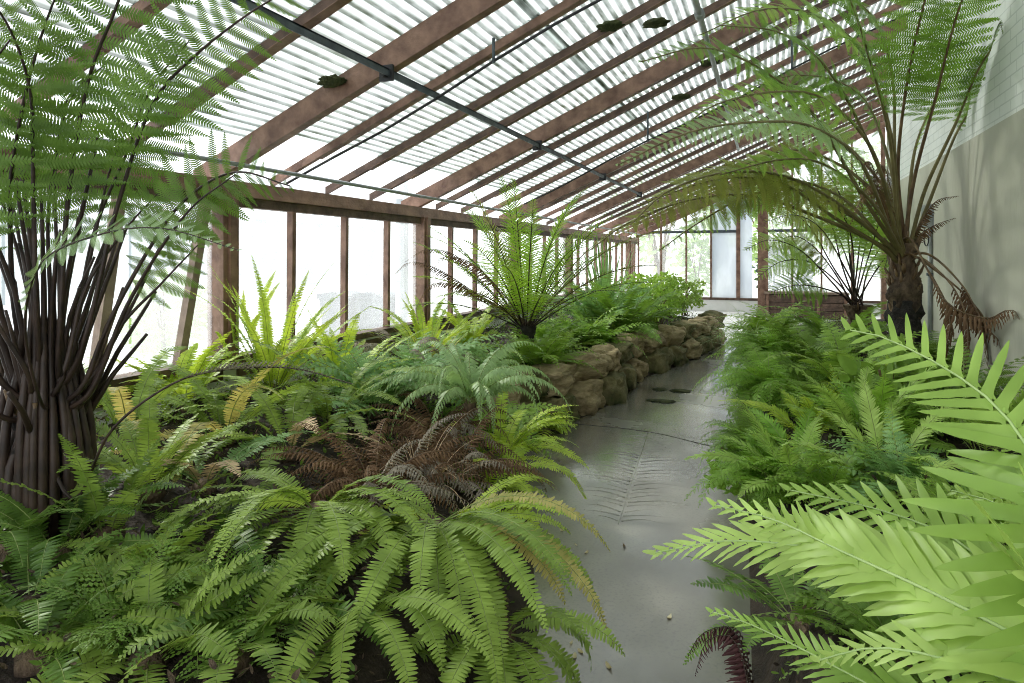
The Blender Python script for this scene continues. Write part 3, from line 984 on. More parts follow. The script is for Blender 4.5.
    # dark damp moss on the path
    for i, (px, py, d, lb) in enumerate(((662, 401, 7.2, 'flat dark moss patch on the path, nearest of three'), (680, 391, 7.75, 'flat dark moss patch on the path nearest the right bed'), (660, 390, 7.85, 'small dark moss patch on the path nearest the stones'))):
        q = P(px, py, d)
        tag(lump('moss_patch', M['moss'], (.14 - .03 * i, .09, .012), 8 + i, 3, .6, 3.5, 1, None, (q[0], q[1], .004)), lb, 'moss')


build_fittings()


# ------------------------------------------------------------------ stones edging the left bed
def build_stones():
    words = ['first', 'second', 'third', 'fourth', 'fifth', 'sixth', 'seventh', 'eighth', 'ninth', 'tenth', 'eleventh', 'twelfth', 'thirteenth', 'fourteenth', 'fifteenth', 'sixteenth', 'seventeenth', 'eighteenth']
    rng = np.random.default_rng(5)
    def place(y, course, i, sx, sy, sz, z, inset, mat):
        x = float(edge_l(y)) - inset
        dx = float(edge_l(y + .1) - edge_l(y - .1)) / .2
        rz = math.atan2(1, dx) - PI / 2
        o = lump('sandstone_boulder', M[mat], (sx, sy, sz), 10 + i * 1.7 + course * 31, 4, .34, 1.7, .66, None, (x, y, z), rz + rng.uniform(-.25, .25))
        o.rotation_euler.x = rng.uniform(-.12, .12)
        look = 'mossy green' if mat == 'stone_moss' else 'tan brown'
        tag(o, '%s boulder in the %s course of the bed edging, %s from near end' % (look, 'lower' if course == 0 else 'upper', words[i]), 'stone', 'boulders edging the left bed')
    y, i = 4.95, 0
    while y < 12.6 and i < 17:
        l = rng.uniform(.27, .38) * (.85 if y > 9 else 1)
        place(y + l, 0, i, .2, l * .98, rng.uniform(.15, .185), .12, .16, 'stone_moss' if i % 3 != 2 else 'stone_tan')
        y += 2 * l * 1.06; i += 1
    y, i = 4.8, 0
    while y < 12.6 and i < 17:
        l = rng.uniform(.22, .42) * (.85 if y > 9 else 1)
        place(y + l, 1, i, .2, l * .98, rng.uniform(.115, .16), .40, .25, 'stone_tan' if i % 4 != 1 else 'stone_moss')
        y += 2 * l * .97; i += 1


build_stones()


# ================================================================== PLANTS
def G(x, y):
    return np.array((x, y, float(ground(x, y))))


def B(px, py, d):
    """ground point below the photo position"""
    p = P(px, py, d)
    return G(p[0], p[1])


def left_tree_fern():
    p = P(46, 500, 2.55)
    base = G(p[0], p[1])
    r = tag(empty('tree_fern', base), 'large tree fern with black stipes at the left by the glass wall', 'tree fern')
    top = base + np.array((0, 0, .50))
    trunk(r, base, base - np.array((0, 0, .05)), top, .12, .10, M['trunk_dark'], 10, 2)
    c = top + np.array((0, 0, -.05))
    J = lambda px, py, d: P(px, py, d)
    rng = np.random.default_rng(21)
    kw = dict(r0=.0125, rng=rng)
    cr = np.array((CA, SA, 0))
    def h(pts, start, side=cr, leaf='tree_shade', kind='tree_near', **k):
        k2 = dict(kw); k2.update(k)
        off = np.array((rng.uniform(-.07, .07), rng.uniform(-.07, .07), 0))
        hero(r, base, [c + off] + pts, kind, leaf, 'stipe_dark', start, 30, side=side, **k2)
    # blades that face the camera
    h([J(60, 330, 2.45), J(68, 200, 2.4), J(88, 82, 2.3), J(117, 5, 2.2), J(140, -70, 2.1), J(170, -120, 1.95)], .38, scale=1.0, wscale=1.0)
    h([J(78, 360, 2.5), J(115, 215, 2.5), J(150, 110, 2.45), J(190, 60, 2.4), J(262, 5, 2.3), J(320, -20, 2.2)], .48, scale=.9, wscale=.8)
    h([J(20, 340, 2.5), J(10, 210, 2.4), J(18, 130, 2.3), J(40, 40, 2.2), J(70, -40, 2.1)], .40, wscale=.9)
    h([J(80, 390, 2.5), J(110, 320, 2.5), J(152, 244, 2.5), J(187, 198, 2.45), J(235, 172, 2.4), J(290, 186, 2.3)], .52, scale=.85, wscale=.75, side=cr * .7 + np.array((0, 0, -.6)))
    h([J(36, 300, 2.4), J(33, 170, 2.35), J(30, 90, 2.25), J(5, 20, 2.1), J(-40, -30, 1.9)], .42, wscale=.9)
    h([J(75, 330, 2.7), J(95, 230, 2.85), J(128, 150, 2.9), J(150, 90, 2.85), J(190, 40, 2.8)], .42, scale=.9, wscale=.9)
    h([J(0, 380, 2.4), J(-30, 290, 2.3), J(-50, 200, 2.2), J(-40, 110, 2.1), J(10, 40, 1.95)], .4, wscale=.9)
    h([J(60, 300, 2.8), J(55, 180, 2.95), J(70, 100, 2.95), J(110, 60, 2.9)], .4, wscale=.9)
    h([J(90, 380, 2.6), J(135, 300, 2.7), J(165, 240, 2.75), J(200, 230, 2.7)], .58, scale=.6, wscale=.6)
    # pale blade seen from below, arching to the right, its pinnae hanging
    h([J(40, 400, 2.3), J(25, 330, 2.15), J(40, 265, 2.0), J(95, 236, 1.9), J(160, 228, 1.85), J(238, 250, 1.75)], .42, side=np.array((-SA, CA, 0)) * .6 + Z3 * .8, leaf='tree_pale', kind='tree_near', scale=.7, wscale=.5, hang=.15, r0=.007, ang=(.7, 1.15))
    # long bowed old stipe with a grey dead blade
    h([J(72, 500, 2.4), J(110, 432, 2.35), J(165, 388, 2.3), J(215, 371, 2.25), J(290, 368, 2.2), J(352, 384, 2.15)], .62, leaf='dead_grey', kind='curl', scale=.7, wscale=.5, r0=.008, side=cr * .3 + np.array((-SA, CA, .2)), hang=.4)
    # bare and half hidden stipes fanning out
    for i, (a, b, cc) in enumerate((((40, 360, 2.6), (20, 260, 2.7), (-10, 170, 2.7)), ((62, 380, 2.45), (85, 290, 2.5), (125, 230, 2.55)), ((30, 380, 2.4), (-5, 320, 2.3), (-40, 250, 2.2)),
                                    ((85, 400, 2.55), (118, 330, 2.6), (160, 285, 2.65)), ((70, 350, 2.6), (92, 250, 2.7), (110, 170, 2.75)), ((10, 420, 2.4), (-25, 400, 2.3), (-60, 360, 2.2)),
                                    ((92, 390, 2.5), (130, 300, 2.45), (185, 215, 2.4)), ((50, 330, 2.5), (48, 220, 2.5), (58, 140, 2.5)))):
        h([J(*a), J(*b), J(*cc), J(cc[0] + (cc[0] - b[0]) * .9, cc[1] - 40, cc[2])], .80 if i % 3 else .62, scale=.75, wscale=.6)
    for i in range(34):
        a = 2 * PI * i / 34 + rng.uniform(-.1, .1)
        q = base + np.array((math.cos(a) * .15, math.sin(a) * .15, -.03))
        k = c + np.array((math.cos(a) * .085, math.sin(a) * .085, rng.uniform(.0, .45)))
        l = rng.uniform(.2, .75); e = k + np.array((math.cos(a) * .3 * l, math.sin(a) * .3 * l, l))
        mb = MB(); mb.tube(catmull([q, (q + k) / 2 + np.array((math.cos(a), math.sin(a), 0)) * .03, k, e], 8) - base, np.linspace(.022, .005, 9), 6)
        mb.build('stipe_base', M['stipe_dark'], r, smooth=True)
    # stub ends and dead stipes
    for i in range(14):
        a = rng.uniform(0, 2 * PI)
        e = rng.uniform(.8, 1.4)
        l = rng.uniform(.3, .75)
        q = c + np.array((math.cos(a) * .1, math.sin(a) * .1, -.1))
        d = np.array((math.cos(a) * math.cos(e), math.sin(a) * math.cos(e), math.sin(e)))
        mb = MB(); mb.tube(np.array([q, q + d * l * .5 + (0, 0, .03), q + d * l]) - base, [.013, .010, .007], 6)
        mb.build('dead_stipe', M['stipe_dark' if i % 2 else 'trunk'], r, smooth=True)


left_tree_fern()


def centre_fern():
    p = P(526, 372, 6.9)
    base = G(p[0], p[1])
    r = tag(empty('tree_fern', base), 'shuttlecock tree fern with a short black trunk in the middle of the left bed', 'tree fern')
    top = P(525, 325, 6.9)
    top = np.array((base[0], base[1], top[2]))
    trunk(r, base, base - np.array((0, 0, .05)), top, .075, .09, M['trunk_dark'], 6, 5)
    rng = np.random.default_rng(33)
    lens = 1.65
    n = 34
    for i in range(n):
        a = 2 * PI * i * .381966
        k = (i + .5) / n
        e = math.radians(82 - 54 * k + rng.uniform(-4, 4))
        sp = arch(top + np.array((math.cos(a), math.sin(a), 0)) * .05 - (0, 0, .04), a, e, lens * rng.uniform(.85, 1.08) * (1 - .12 * k), rng.uniform(.35, .7) + .4 * k, 18, 1.6, rng.uniform(-.15, .15))
        me = frond_mesh(sp, 'linear', M['silver' if i % 7 else 'tree_olive'], M['stipe_dark'], .13, 1.0, 1.0, None, rng.normal(0, .2), .009, rng, origin=base, lift=.12)
        link('frond', me, r)
    for pts in (((567, 284, 6.7), (614, 246, 6.5), (661, 231, 6.3), (695, 230, 6.2)), ((560, 280, 6.8), (600, 240, 6.7), (640, 222, 6.6), (668, 226, 6.5))):
        hero(r, base, [top] + [P(*q) for q in pts], 'linear', 'tree_olive', 'stipe_brown', .2, 22, r0=.008, lift=.1)
    for pts in (((480, 296, 6.7), (440, 270, 6.6), (410, 262, 6.5), (394, 275, 6.5)), ((488, 300, 6.6), (455, 285, 6.5), (430, 285, 6.5), (415, 310, 6.5)),
                ((490, 290, 6.9), (455, 255, 7.0), (425, 250, 7.0), (405, 262, 7.0)), ((500, 290, 6.5), (470, 262, 6.4), (440, 258, 6.4), (432, 280, 6.4))):
        hero(r, base, [top] + [P(*q) for q in pts], 'curl', 'dead', 'stipe_brown', .3, 22, r0=.007, scale=.9, wscale=1.2)


centre_fern()


def right_tree_fern():
    p = P(905, 400, 6.0)
    base = G(p[0], p[1])
    r = tag(empty('tree_fern', base), 'tall tree fern with a fibrous brown trunk beside the concrete wall', 'tree fern')
    top = P(903, 243, 6.0)
    trunk(r, base, base - np.array((0, 0, .1)), np.array((base[0], base[1], P(905, 300, 6)[2])), .125, .125, M['trunk_dark'], 4, 7)
    trunk(r, base, np.array((base[0], base[1], P(905, 318, 6)[2])), top, .14, .105, M['trunk'], 40, 17, name='upper_trunk')
    rng = np.random.default_rng(44)
    cr = np.array((CA, SA, 0))
    def h(pts, start, leaf='tree_light', kind='tree_mid', stipe='stipe_olive', **k):
        k.setdefault('r0', .021)
        off = np.array((rng.uniform(-.05, .05), rng.uniform(-.05, .05), rng.uniform(-.25, -.1)))
        q0 = top + off
        w = [P(*q) for q in pts]
        d = (w[0] - q0); d[2] = abs(d[2]) * .6 + .12
        if w[-1] @ cr < w[0] @ cr - .6 and leaf != 'dead' and 'side' not in k:
            k['side'] = np.array((-SA, CA, 0)) * .72 + Z3 * .7
            k.setdefault('jit', .2)
        hero(r, base, [q0, q0 + d * .3 + (0, 0, .05)] + w, kind, leaf, stipe, start, 28, rng=rng, **k)
    # to the left, low arches with yellowing pinnae
    h([(835, 218, 5.6), (780, 183, 5.2), (715, 180, 4.9), (640, 205, 4.6)], .38, 'tree_olive', scale=.9, wscale=.9, hang=.25)
    h([(821, 218, 5.9), (753, 196, 5.7), (690, 200, 5.5), (630, 222, 5.3), (590, 250, 5.2)], .42, 'tree_olive', scale=.85, wscale=.8, hang=.35)
    # broad pale blade seen from below
    h([(862, 165, 5.2), (815, 128, 4.6), (760, 122, 4.2), (690, 132, 3.9), (618, 165, 3.6)], .34, 'tree_pale', scale=.85, wscale=.72, side=np.array((-SA, CA, 0)) * .6 + Z3 * .8)
    # left and up
    h([(864, 199, 5.8), (815, 117, 5.2), (762, 70, 4.8), (705, 48, 4.4), (640, 62, 4.1)], .5, 'tree', scale=.8, wscale=.75)
    h([(880, 170, 5.7), (835, 80, 5.2), (785, 35, 4.8), (720, 25, 4.4)], .45, 'tree', scale=.9, wscale=.8)
    h([(890, 165, 6.2), (860, 95, 6.5), (800, 75, 6.8), (730, 95, 7.0)], .4, 'tree', wscale=.8)
    h([(885, 190, 6.4), (840, 140, 6.9), (790, 120, 7.3), (720, 140, 7.6)], .4, 'tree_light', wscale=.8)
    h([(880, 200, 6.0), (840, 165, 6.1), (790, 150, 6.2), (735, 170, 6.3), (690, 200, 6.4)], .42, 'tree_olive', wscale=.8, scale=.9)
    h([(870, 200, 5.4), (825, 165, 5.0), (780, 160, 4.7), (720, 175, 4.4)], .45, 'tree_light', wscale=.7, scale=.8)
    h([(840, 205, 5.5), (790, 178, 5.1), (730, 172, 4.7), (670, 190, 4.4), (630, 225, 4.2)], .3, 'tree_olive', wscale=.8, hang=.45)
    h([(845, 200, 6.2), (795, 180, 6.3), (745, 182, 6.3), (700, 205, 6.3)], .3, 'tree_olive', wscale=.8, hang=.4)
    h([(850, 215, 5.9), (800, 190, 5.8), (750, 195, 5.7), (700, 222, 5.6), (660, 250, 5.5)], .4, 'tree_light', wscale=.7, hang=.4)
    h([(872, 150, 5.5), (825, 100, 5.0), (775, 92, 4.6), (715, 105, 4.2), (680, 130, 4.0)], .4, 'tree_light', wscale=.75, scale=.9)
    h([(890, 130, 5.8), (860, 50, 5.6), (815, 15, 5.3), (760, 10, 5.0), (700, 35, 4.8)], .42, 'tree_light', wscale=.8)
    # upright ones, blades near the roof
    h([(898, 170, 5.9), (906, 90, 5.5), (925, 0, 5.0), (950, -70, 4.5)], .46, 'tree', 'tree_mid', 'stipe_brown')
    h([(914, 180, 5.8), (935, 100, 5.4), (962, 0, 4.9), (1000, -60, 4.4)], .46, 'tree', 'tree_mid', 'stipe_brown')
    h([(925, 190, 5.8), (955, 125, 5.5), (985, 58, 5.1), (1030, 20, 4.8), (1090, 25, 4.6)], .5, 'tree', scale=.8, wscale=.5)
    h([(930, 200, 5.9), (958, 130, 5.7), (990, 85, 5.5), (1000, 60, 5.2)], .62, 'tree', scale=.6, wscale=.45)
    h([(895, 160, 6.1), (893, 80, 6.2), (875, 20, 6.0), (830, -10, 5.7), (770, 0, 5.4)], .42, 'tree', wscale=.9)
    h([(890, 140, 5.6), (870, 60, 5.1), (850, 0, 4.6), (820, -50, 4.1)], .42, 'tree', wscale=.9)
    h([(915, 150, 6.1), (940, 90, 6.2), (955, 55, 6.2), (960, 40, 5.9)], .42, 'tree_light', wscale=.55, scale=.7)
    # dead fronds
    h([(930, 255, 5.7), (962, 285, 5.3), (985, 325, 5.0), (1010, 350, 4.8)], .55, 'dead', 'curl', 'stipe_brown', r0=.014, scale=1.5, wscale=1.0, hang=.8)
    h([(928, 262, 5.5), (955, 290, 5.2), (968, 330, 5.0), (962, 385, 4.9)], .5, 'dead', 'curl', 'stipe_brown', r0=.012, scale=1.5, wscale=1.0, hang=.9)
    h([(945, 300, 5.2), (985, 318, 4.9), (1010, 310, 4.6), (1050, 320, 4.4)], .45, 'dead', 'curl', 'stipe_brown', r0=.012, scale=1.5, wscale=.9, hang=.9)
    h([(935, 270, 5.6), (970, 300, 5.3), (1000, 345, 5.1), (1005, 395, 5.0)], .45, 'dead', 'curl', 'stipe_brown', r0=.012, scale=1.5, wscale=1.1, hang=.9)
    h([(940, 290, 5.4), (950, 320, 5.3), (945, 350, 5.2), (935, 390, 5.2)], .45, 'dead', 'curl', 'stipe_brown', r0=.010, scale=1.3, wscale=1.0, hang=.9)
    h([(925, 215, 5.9), (938, 200, 5.8), (958, 196, 5.7)], .3, 'dead', 'curl', 'stipe_brown', r0=.008, wscale=.8, hang=.4)
    h([(920, 235, 6.0), (935, 225, 5.9), (955, 218, 5.8)], .3, 'dead', 'curl', 'stipe_brown', r0=.008, wscale=.8, hang=.4)
    for q in (((880, 190, 6.0), (868, 160, 6.0), (862, 200, 6.0)), ((890, 185, 6.2), (880, 165, 6.3), (868, 215, 6.4)), ((885, 205, 5.8), (870, 185, 5.7), (850, 225, 5.6))):
        h(list(q), .3, 'dead', 'tree_mid', 'stipe_brown', r0=.008, scale=.5, wscale=.6, hang=.5)


right_tree_fern()


def small_tree_fern():
    p = P(858, 330, 9.0)
    base = G(p[0], p[1])
    r = tag(empty('tree_fern', base), 'smaller lacy tree fern with thin dark stipes behind the tall tree fern', 'tree fern')
    top = np.array((base[0], base[1], P(858, 305, 9)[2]))
    trunk(r, base, base - np.array((0, 0, .1)), top, .13, .16, M['trunk'], 8, 12)
    rng = np.random.default_rng(55)
    for pts, lf in ((((835, 270, 9), (808, 225, 8.9), (775, 205, 8.8), (735, 210, 8.7)), 'tree_light'), (((842, 265, 9), (828, 215, 9.1), (800, 185, 9.2), (760, 180, 9.2)), 'tree_olive'),
                    (((850, 260, 9), (845, 210, 8.8), (828, 175, 8.5), (800, 160, 8.2)), 'tree_olive'), (((858, 260, 9), (862, 205, 8.8), (855, 170, 8.5), (835, 150, 8.2)), 'tree'),
                    (((866, 265, 9), (878, 225, 8.8), (885, 195, 8.6), (890, 185, 8.4)), 'tree_light'), (((830, 280, 8.8), (800, 250, 8.4), (770, 240, 8.1), (745, 250, 7.9)), 'tree_light'),
                    (((840, 285, 9), (810, 262, 9.2), (780, 262, 9.3), (755, 280, 9.4)), 'tree_light'), (((850, 255, 9.4), (840, 200, 9.8), (815, 180, 10.2), (780, 190, 10.5)), 'tree'),
                    (((868, 270, 9.3), (885, 240, 9.7), (890, 225, 10), (885, 225, 10.4)), 'tree_light'), (((846, 270, 8.6), (822, 230, 8.1), (795, 215, 7.7), (765, 222, 7.4)), 'tree_olive'),
                    (((870, 280, 8.7), (882, 262, 8.4), (888, 255, 8.2), (884, 270, 8.0)), 'tree_light'), (((835, 292, 8.9), (800, 285, 8.7), (770, 292, 8.5)), 'tree'), (((848, 262, 9.2), (832, 228, 9.4), (806, 214, 9.5), (775, 226, 9.6)), 'tree_light'),
                    (((854, 268, 8.8), (850, 232, 8.6), (836, 208, 8.4), (812, 202, 8.2)), 'tree_light'), (((862, 262, 9.2), (872, 218, 9.3), (868, 190, 9.4), (850, 178, 9.5)), 'tree_light'), (((838, 278, 9.1), (815, 248, 9.2), (792, 236, 9.3), (765, 250, 9.4)), 'tree_olive')):
        off = np.array((rng.uniform(-.08, .08), rng.uniform(-.08, .08), -.05))
        hero(r, base, [top + off] + [P(*q) for q in pts], 'tree_mid', lf, 'stipe_dark', .38, 24, r0=.014, scale=.8, wscale=1.15, rng=rng, hang=.1, side=None if len(pts) == 4 and abs(pts[-1][0] - pts[0][0]) < 60 else np.array((-SA, CA, 0)) * .7 + Z3 * .7)


small_tree_fern()


def foreground_broad():
    base = G(1.02, 1.0)
    r = tag(empty('hard_fern', base), 'bright green fern with broad leathery fronds filling the right foreground', 'fern')
    rng = np.random.default_rng(66)
    up = np.array((0, 0, .06))
    lump('crown', M['trunk_dark'], (.1, .1, .14), 4.4, 3, .3, 3, 1, r, (0, 0, .05))
    def h(pts, start, leaf='broad', **k):
        k.setdefault('r0', .0065)
        hero(r, base, [base + up] + [P(*q) for q in pts], 'broad', leaf, 'stipe_pale', start, 30, rng=rng, jit=.05, **k)
    cr = np.array((CA, SA, 0)); fw = np.array((-SA, CA, 0))
    # F1: long lower frond pointing left across the path
    h([(1150, 715, .85), (1024, 640, .95), (929, 591, 1.06), (841, 551, 1.18), (775, 520, 1.32), (715, 505, 1.42)], .3, side=fw * .8 + np.array((0, 0, .55)), wscale=.85, scale=.92, ang=(.8, 1.2))
    h([(1140, 690, 1.05), (1010, 610, 1.2), (900, 566, 1.3), (800, 546, 1.36), (724, 541, 1.42), (655, 553, 1.46)], .3, ang=(.75, 1.2), side=fw * .85 + np.array((0, 0, .5)), wscale=.92, leaf='broad', scale=.9)
    # F2: above it
    h([(1160, 660, 1.05), (1024, 600, 1.2), (960, 542, 1.3), (880, 510, 1.42), (790, 490, 1.52)], .3, ang=(.6, 1.15), side=fw * .75 + np.array((0, 0, .65)), wscale=.8, leaf='broad_deep')
    # F3: the tall frond at the right edge with a comb of pinnae
    h([(1075, 560, .92), (1045, 478, .98), (1000, 410, 1.06), (945, 368, 1.14), (885, 338, 1.22), (850, 330, 1.26)], .24, side=cr * .55 + fw * .3 + np.array((0, 0, .78)), wscale=1.0, leaf='broad_deep', lift=.0, droop=.05, gap=.028, scale=.95, ang=(.15, .75))
    # F4: near the bottom
    h([(1130, 740, .85), (1020, 684, .95), (930, 655, 1.0), (870, 648, 1.05), (820, 660, 1.1)], .3, ang=(.8, 1.2), side=fw * .8 + np.array((0, 0, .5)), wscale=.7, scale=.8)
    # F5: lower left one over the path
    h([(1000, 745, 1.3), (880, 690, 1.42), (800, 648, 1.55), (745, 622, 1.62), (712, 612, 1.66)], .25, ang=(.6, 1.1), side=fw * .8 + np.array((0, 0, .4)), wscale=.75, scale=.8, leaf='broad_deep')
    h([(1060, 600, 1.3), (1035, 540, 1.4), (1000, 505, 1.5), (950, 490, 1.6)], .3, side=fw * .7 + np.array((0, 0, .6)), wscale=.7, leaf='broad_deep', scale=.9)
    h([(1040, 700, 1.3), (1000, 640, 1.5), (950, 610, 1.7), (890, 600, 1.85)], .3, side=fw * .8 + np.array((0, 0, .5)), wscale=.7, leaf='broad_deep')
    h([(1100, 690, 1.2), (1060, 620, 1.35), (1010, 580, 1.5), (940, 570, 1.65)], .25, side=fw * .8 + np.array((0, 0, .5)), wscale=.85)
    h([(1090, 600, 1.5), (1060, 530, 1.7), (1020, 500, 1.9), (960, 500, 2.1)], .3, side=fw * .7 + np.array((0, 0, .6)), wscale=.8, leaf='broad_deep')
    h([(1080, 640, .85), (1070, 560, .85), (1060, 500, .95), (1040, 520, 1.2)], .3, side=fw * .8 + cr * .4, wscale=.7)


foreground_broad()


def ferns():
    n = [0]
    def f(label, b, *a, **k):
        n[0] += 1
        k.setdefault('seed', n[0])
        return fern(label, b, *a, **k)
    D = math.radians
    # ---------- left foreground sword ferns
    f('sword fern with arching bright fronds spilling from the bed towards the picture bottom', B(318, 556, 2.65) + Z3 * .1, 'sword', 24, (.5, .8), (.15, .85), (1.5, 2.2), 'sword', az=(D(-80), D(180)), curve=.15, r0=.0032)
    f('largest sword fern at the path edge, its fronds drooping onto the concrete', B(432, 548, 2.62) + Z3 * .1, 'sword', 24, (.58, .9), (.12, .75), (1.2, 1.9), 'sword', old='sword_old', oldn=3, az=(D(-56), D(150)), curve=.15, r0=.0034, scale=1.05)
    f('sword fern lying low in front of the brown dead clump', B(455, 512, 3.0), 'sword', 14, (.45, .7), (.3, 1.0), (.9, 1.7), 'sword_yellow', az=(D(-30), D(200)), r0=.003)
    f('small upright sword fern beside the black stipes at the left', B(108, 575, 2.45), 'sword', 9, (.32, .5), (.8, 1.45), (.3, .9), 'sword', az=(D(-70), D(330)), r0=.0028)
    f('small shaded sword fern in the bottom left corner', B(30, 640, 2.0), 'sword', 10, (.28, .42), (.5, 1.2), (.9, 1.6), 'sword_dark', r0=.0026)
    f('shaded sword fern with one pale drooping frond near the bottom left', B(75, 660, 1.95), 'sword', 8, (.25, .4), (.4, 1.1), (.9, 1.7), 'sword', r0=.0026)
    f('short sword fern with curled tip fronds left of the spilling fern', B(150, 610, 2.2), 'sword', 8, (.28, .42), (.5, 1.3), (.7, 1.7), 'sword', r0=.0026)
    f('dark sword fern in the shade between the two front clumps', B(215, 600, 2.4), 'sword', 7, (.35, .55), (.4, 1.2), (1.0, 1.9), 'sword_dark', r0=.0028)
    f('low leafy fern with rounded leaflets at the bottom left edge', B(190, 655, 2.0), 'maiden', 12, (.25, .4), (.4, 1.2), (.8, 1.6), 'lace', r0=.002)
    f('small fern with rounded leaflets under the spilling sword fern', B(250, 650, 2.1), 'maiden', 12, (.22, .36), (.4, 1.2), (.8, 1.6), 'lace', r0=.002)
    f('upright fern with tapering fronds in front of the black stipes', B(150, 545, 2.8), 'sword', 12, (.35, .6), (.6, 1.35), (.6, 1.5), 'sword', r0=.003)
    f('tuft of bluish ferns beside the dead grey frond', B(205, 520, 3.0), 'sword', 9, (.4, .7), (.4, 1.2), (.8, 1.7), 'sword_blue', r0=.003, old='dead_pale', oldn=2)
    f('sword fern hanging off the bed edge below the largest sword fern', B(500, 600, 2.3) + Z3 * .2, 'sword', 18, (.34, .5), (.1, 1.0), (1.6, 2.5), 'sword', az=(D(-60), D(170)), r0=.0028)
    f('sword fern hanging at the bottom of the picture below the spilling fern', B(360, 640, 2.15), 'sword', 9, (.45, .65), (.3, 1.0), (1.6, 2.4), 'sword', az=(D(-75), D(130)), r0=.0028)
    f('dark sword fern at the bottom edge beside the hanging one', B(275, 655, 2.1), 'sword', 7, (.35, .55), (.3, 1.1), (1.4, 2.2), 'sword_dark', az=(D(-75), D(160)), r0=.0028)
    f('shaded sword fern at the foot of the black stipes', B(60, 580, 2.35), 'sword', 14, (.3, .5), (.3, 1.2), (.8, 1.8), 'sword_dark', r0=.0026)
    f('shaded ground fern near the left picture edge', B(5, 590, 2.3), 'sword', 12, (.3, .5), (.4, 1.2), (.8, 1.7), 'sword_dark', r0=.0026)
    f('small dark fern left of the two rounded leaflet ferns', B(120, 670, 1.95), 'maiden', 14, (.2, .35), (.3, 1.2), (.8, 1.7), 'lace', r0=.002)
    f('mid green sword fern at the bottom edge, second from the bottom left corner', B(150, 690, 1.85), 'sword', 12, (.28, .42), (.4, 1.3), (.9, 1.9), 'sword', r0=.0026)
    f('tiny sword fern with few fronds at the very bottom left corner', B(40, 700, 1.8), 'sword', 9, (.25, .38), (.5, 1.3), (.9, 1.8), 'sword_dark', r0=.0024)
    f('small bright sword fern at the bottom edge left of the hanging fern', B(232, 695, 1.88), 'sword', 11, (.26, .4), (.4, 1.3), (.9, 1.9), 'sword', r0=.0026)
    # ---------- left middle
    f('broad sword fern with yellowing fronds below the bowed dead frond', B(225, 470, 3.7), 'sword', 16, (.65, .95), (.5, 1.3), (1.2, 2.0), 'sword', old='sword_old', oldn=5, r0=.0034, scale=1.1)
    f('sword fern with a hanging straw coloured frond behind the spilling fern', B(290, 470, 3.5), 'sword', 13, (.6, .85), (.6, 1.35), (1.3, 2.1), 'sword', old='dead_pale', oldn=2, r0=.0034, scale=1.1)
    f('dark green sword fern beside the black stipes below the window', B(130, 450, 3.5), 'sword', 13, (.6, .85), (.5, 1.3), (1.0, 1.9), 'sword', old='sword_old', oldn=4, r0=.0034, scale=1.1)
    f('yellow green upright sword fern in front of the first window post', B(272, 395, 4.75), 'sword', 30, (.75, 1.15), (.9, 1.5), (.3, 1.1), 'sword_yellow', r0=.0034, scale=1.0, wscale=.72)
    f('yellow green sword fern in front of the leaning window bar', B(185, 395, 4.3), 'sword', 22, (.55, .85), (.6, 1.4), (.7, 1.7), 'sword_yellow', r0=.0034)
    f('sword fern below the middle window bars with upright light fronds', B(340, 390, 5.0), 'sword', 22, (.55, .9), (.8, 1.5), (.5, 1.4), 'sword_yellow', r0=.0034)
    f('tall thin sword fern at the second window post', B(425, 372, 6.3), 'sword', 16, (.6, .95), (.8, 1.5), (.4, 1.4), 'sword_yellow', r0=.0034, wscale=.9)
    f('blue green arching fern left of the shuttlecock tree fern', B(415, 395, 5.2), 'lace', 26, (.7, 1.0), (.6, 1.35), (1.2, 2.0), 'sword_blue', r0=.004, scale=1.25)
    f('blue green fern in front of the second window post', B(375, 405, 4.6), 'lace', 22, (.6, .95), (.6, 1.3), (1.1, 1.9), 'sword_blue', r0=.004, scale=1.2)
    f('feathery pale fern hanging over the brown dead clump', B(470, 430, 4.1) + Z3 * .3, 'lace', 30, (.6, .85), (.7, 1.4), (2.2, 3.0), 'tree_pale', r0=.003, scale=.62, wscale=1.0, hang=.7)
    f('green fern between the window sill and the feathery fern', B(330, 430, 4.2), 'sword', 18, (.6, .95), (.5, 1.3), (1.0, 1.9), 'sword', r0=.0034, scale=1.05)
    f('light green fern draping beside the feathery hanging fern', B(490, 415, 4.9), 'lace', 22, (.5, .8), (.5, 1.3), (1.2, 2.1), 'tree_light', r0=.003, scale=1.0)
    f('sword fern leaning over the path before the first boulder', B(500, 445, 4.3) + Z3 * .1, 'sword', 24, (.45, .75), (.4, 1.3), (1.1, 2.0), 'sword_yellow', az=(D(-20), D(280)), r0=.003)
    f('small yellow fern at the near boulder', B(490, 470, 3.75), 'sword', 14, (.35, .6), (.4, 1.2), (1.0, 1.9), 'sword_yellow', az=(D(-30), D(250)), r0=.003)
    f('curled grey dead fern sprig in front of the second window post', B(404, 365, 5.7), 'curl', 9, (.7, 1.0), (1.0, 1.5), (1.6, 3.0), 'dead_grey', 'stipe_brown', name='dead_fern', r0=.004, start=.5, scale=.9)
    # dead clump
    for lb, bx in (('brown dead fern clump in the middle of the left bed', B(405, 470, 3.4)), ('brown dead fern fronds behind the largest sword fern', B(455, 480, 3.45)), ('dry brown fern remains under the feathery hanging fern', B(440, 440, 4.0)),
                   ('dry brown fern remains right of the spilling sword fern', B(375, 520, 3.0))):
        f(lb, bx, 'curl', 34, (.35, .65), (.3, 1.4), (1.2, 2.6), 'dead', 'stipe_brown', name='dead_fern', r0=.003, wscale=.7, scale=.8, old='dead_grey', oldn=6)
    # ---------- bed behind the boulders
    f('bracken like fern right of the black trunk', B(538, 372, 6.7), 'lace', 26, (.5, .85), (.5, 1.3), (.8, 1.8), 'tree_light', r0=.004, scale=1.15)
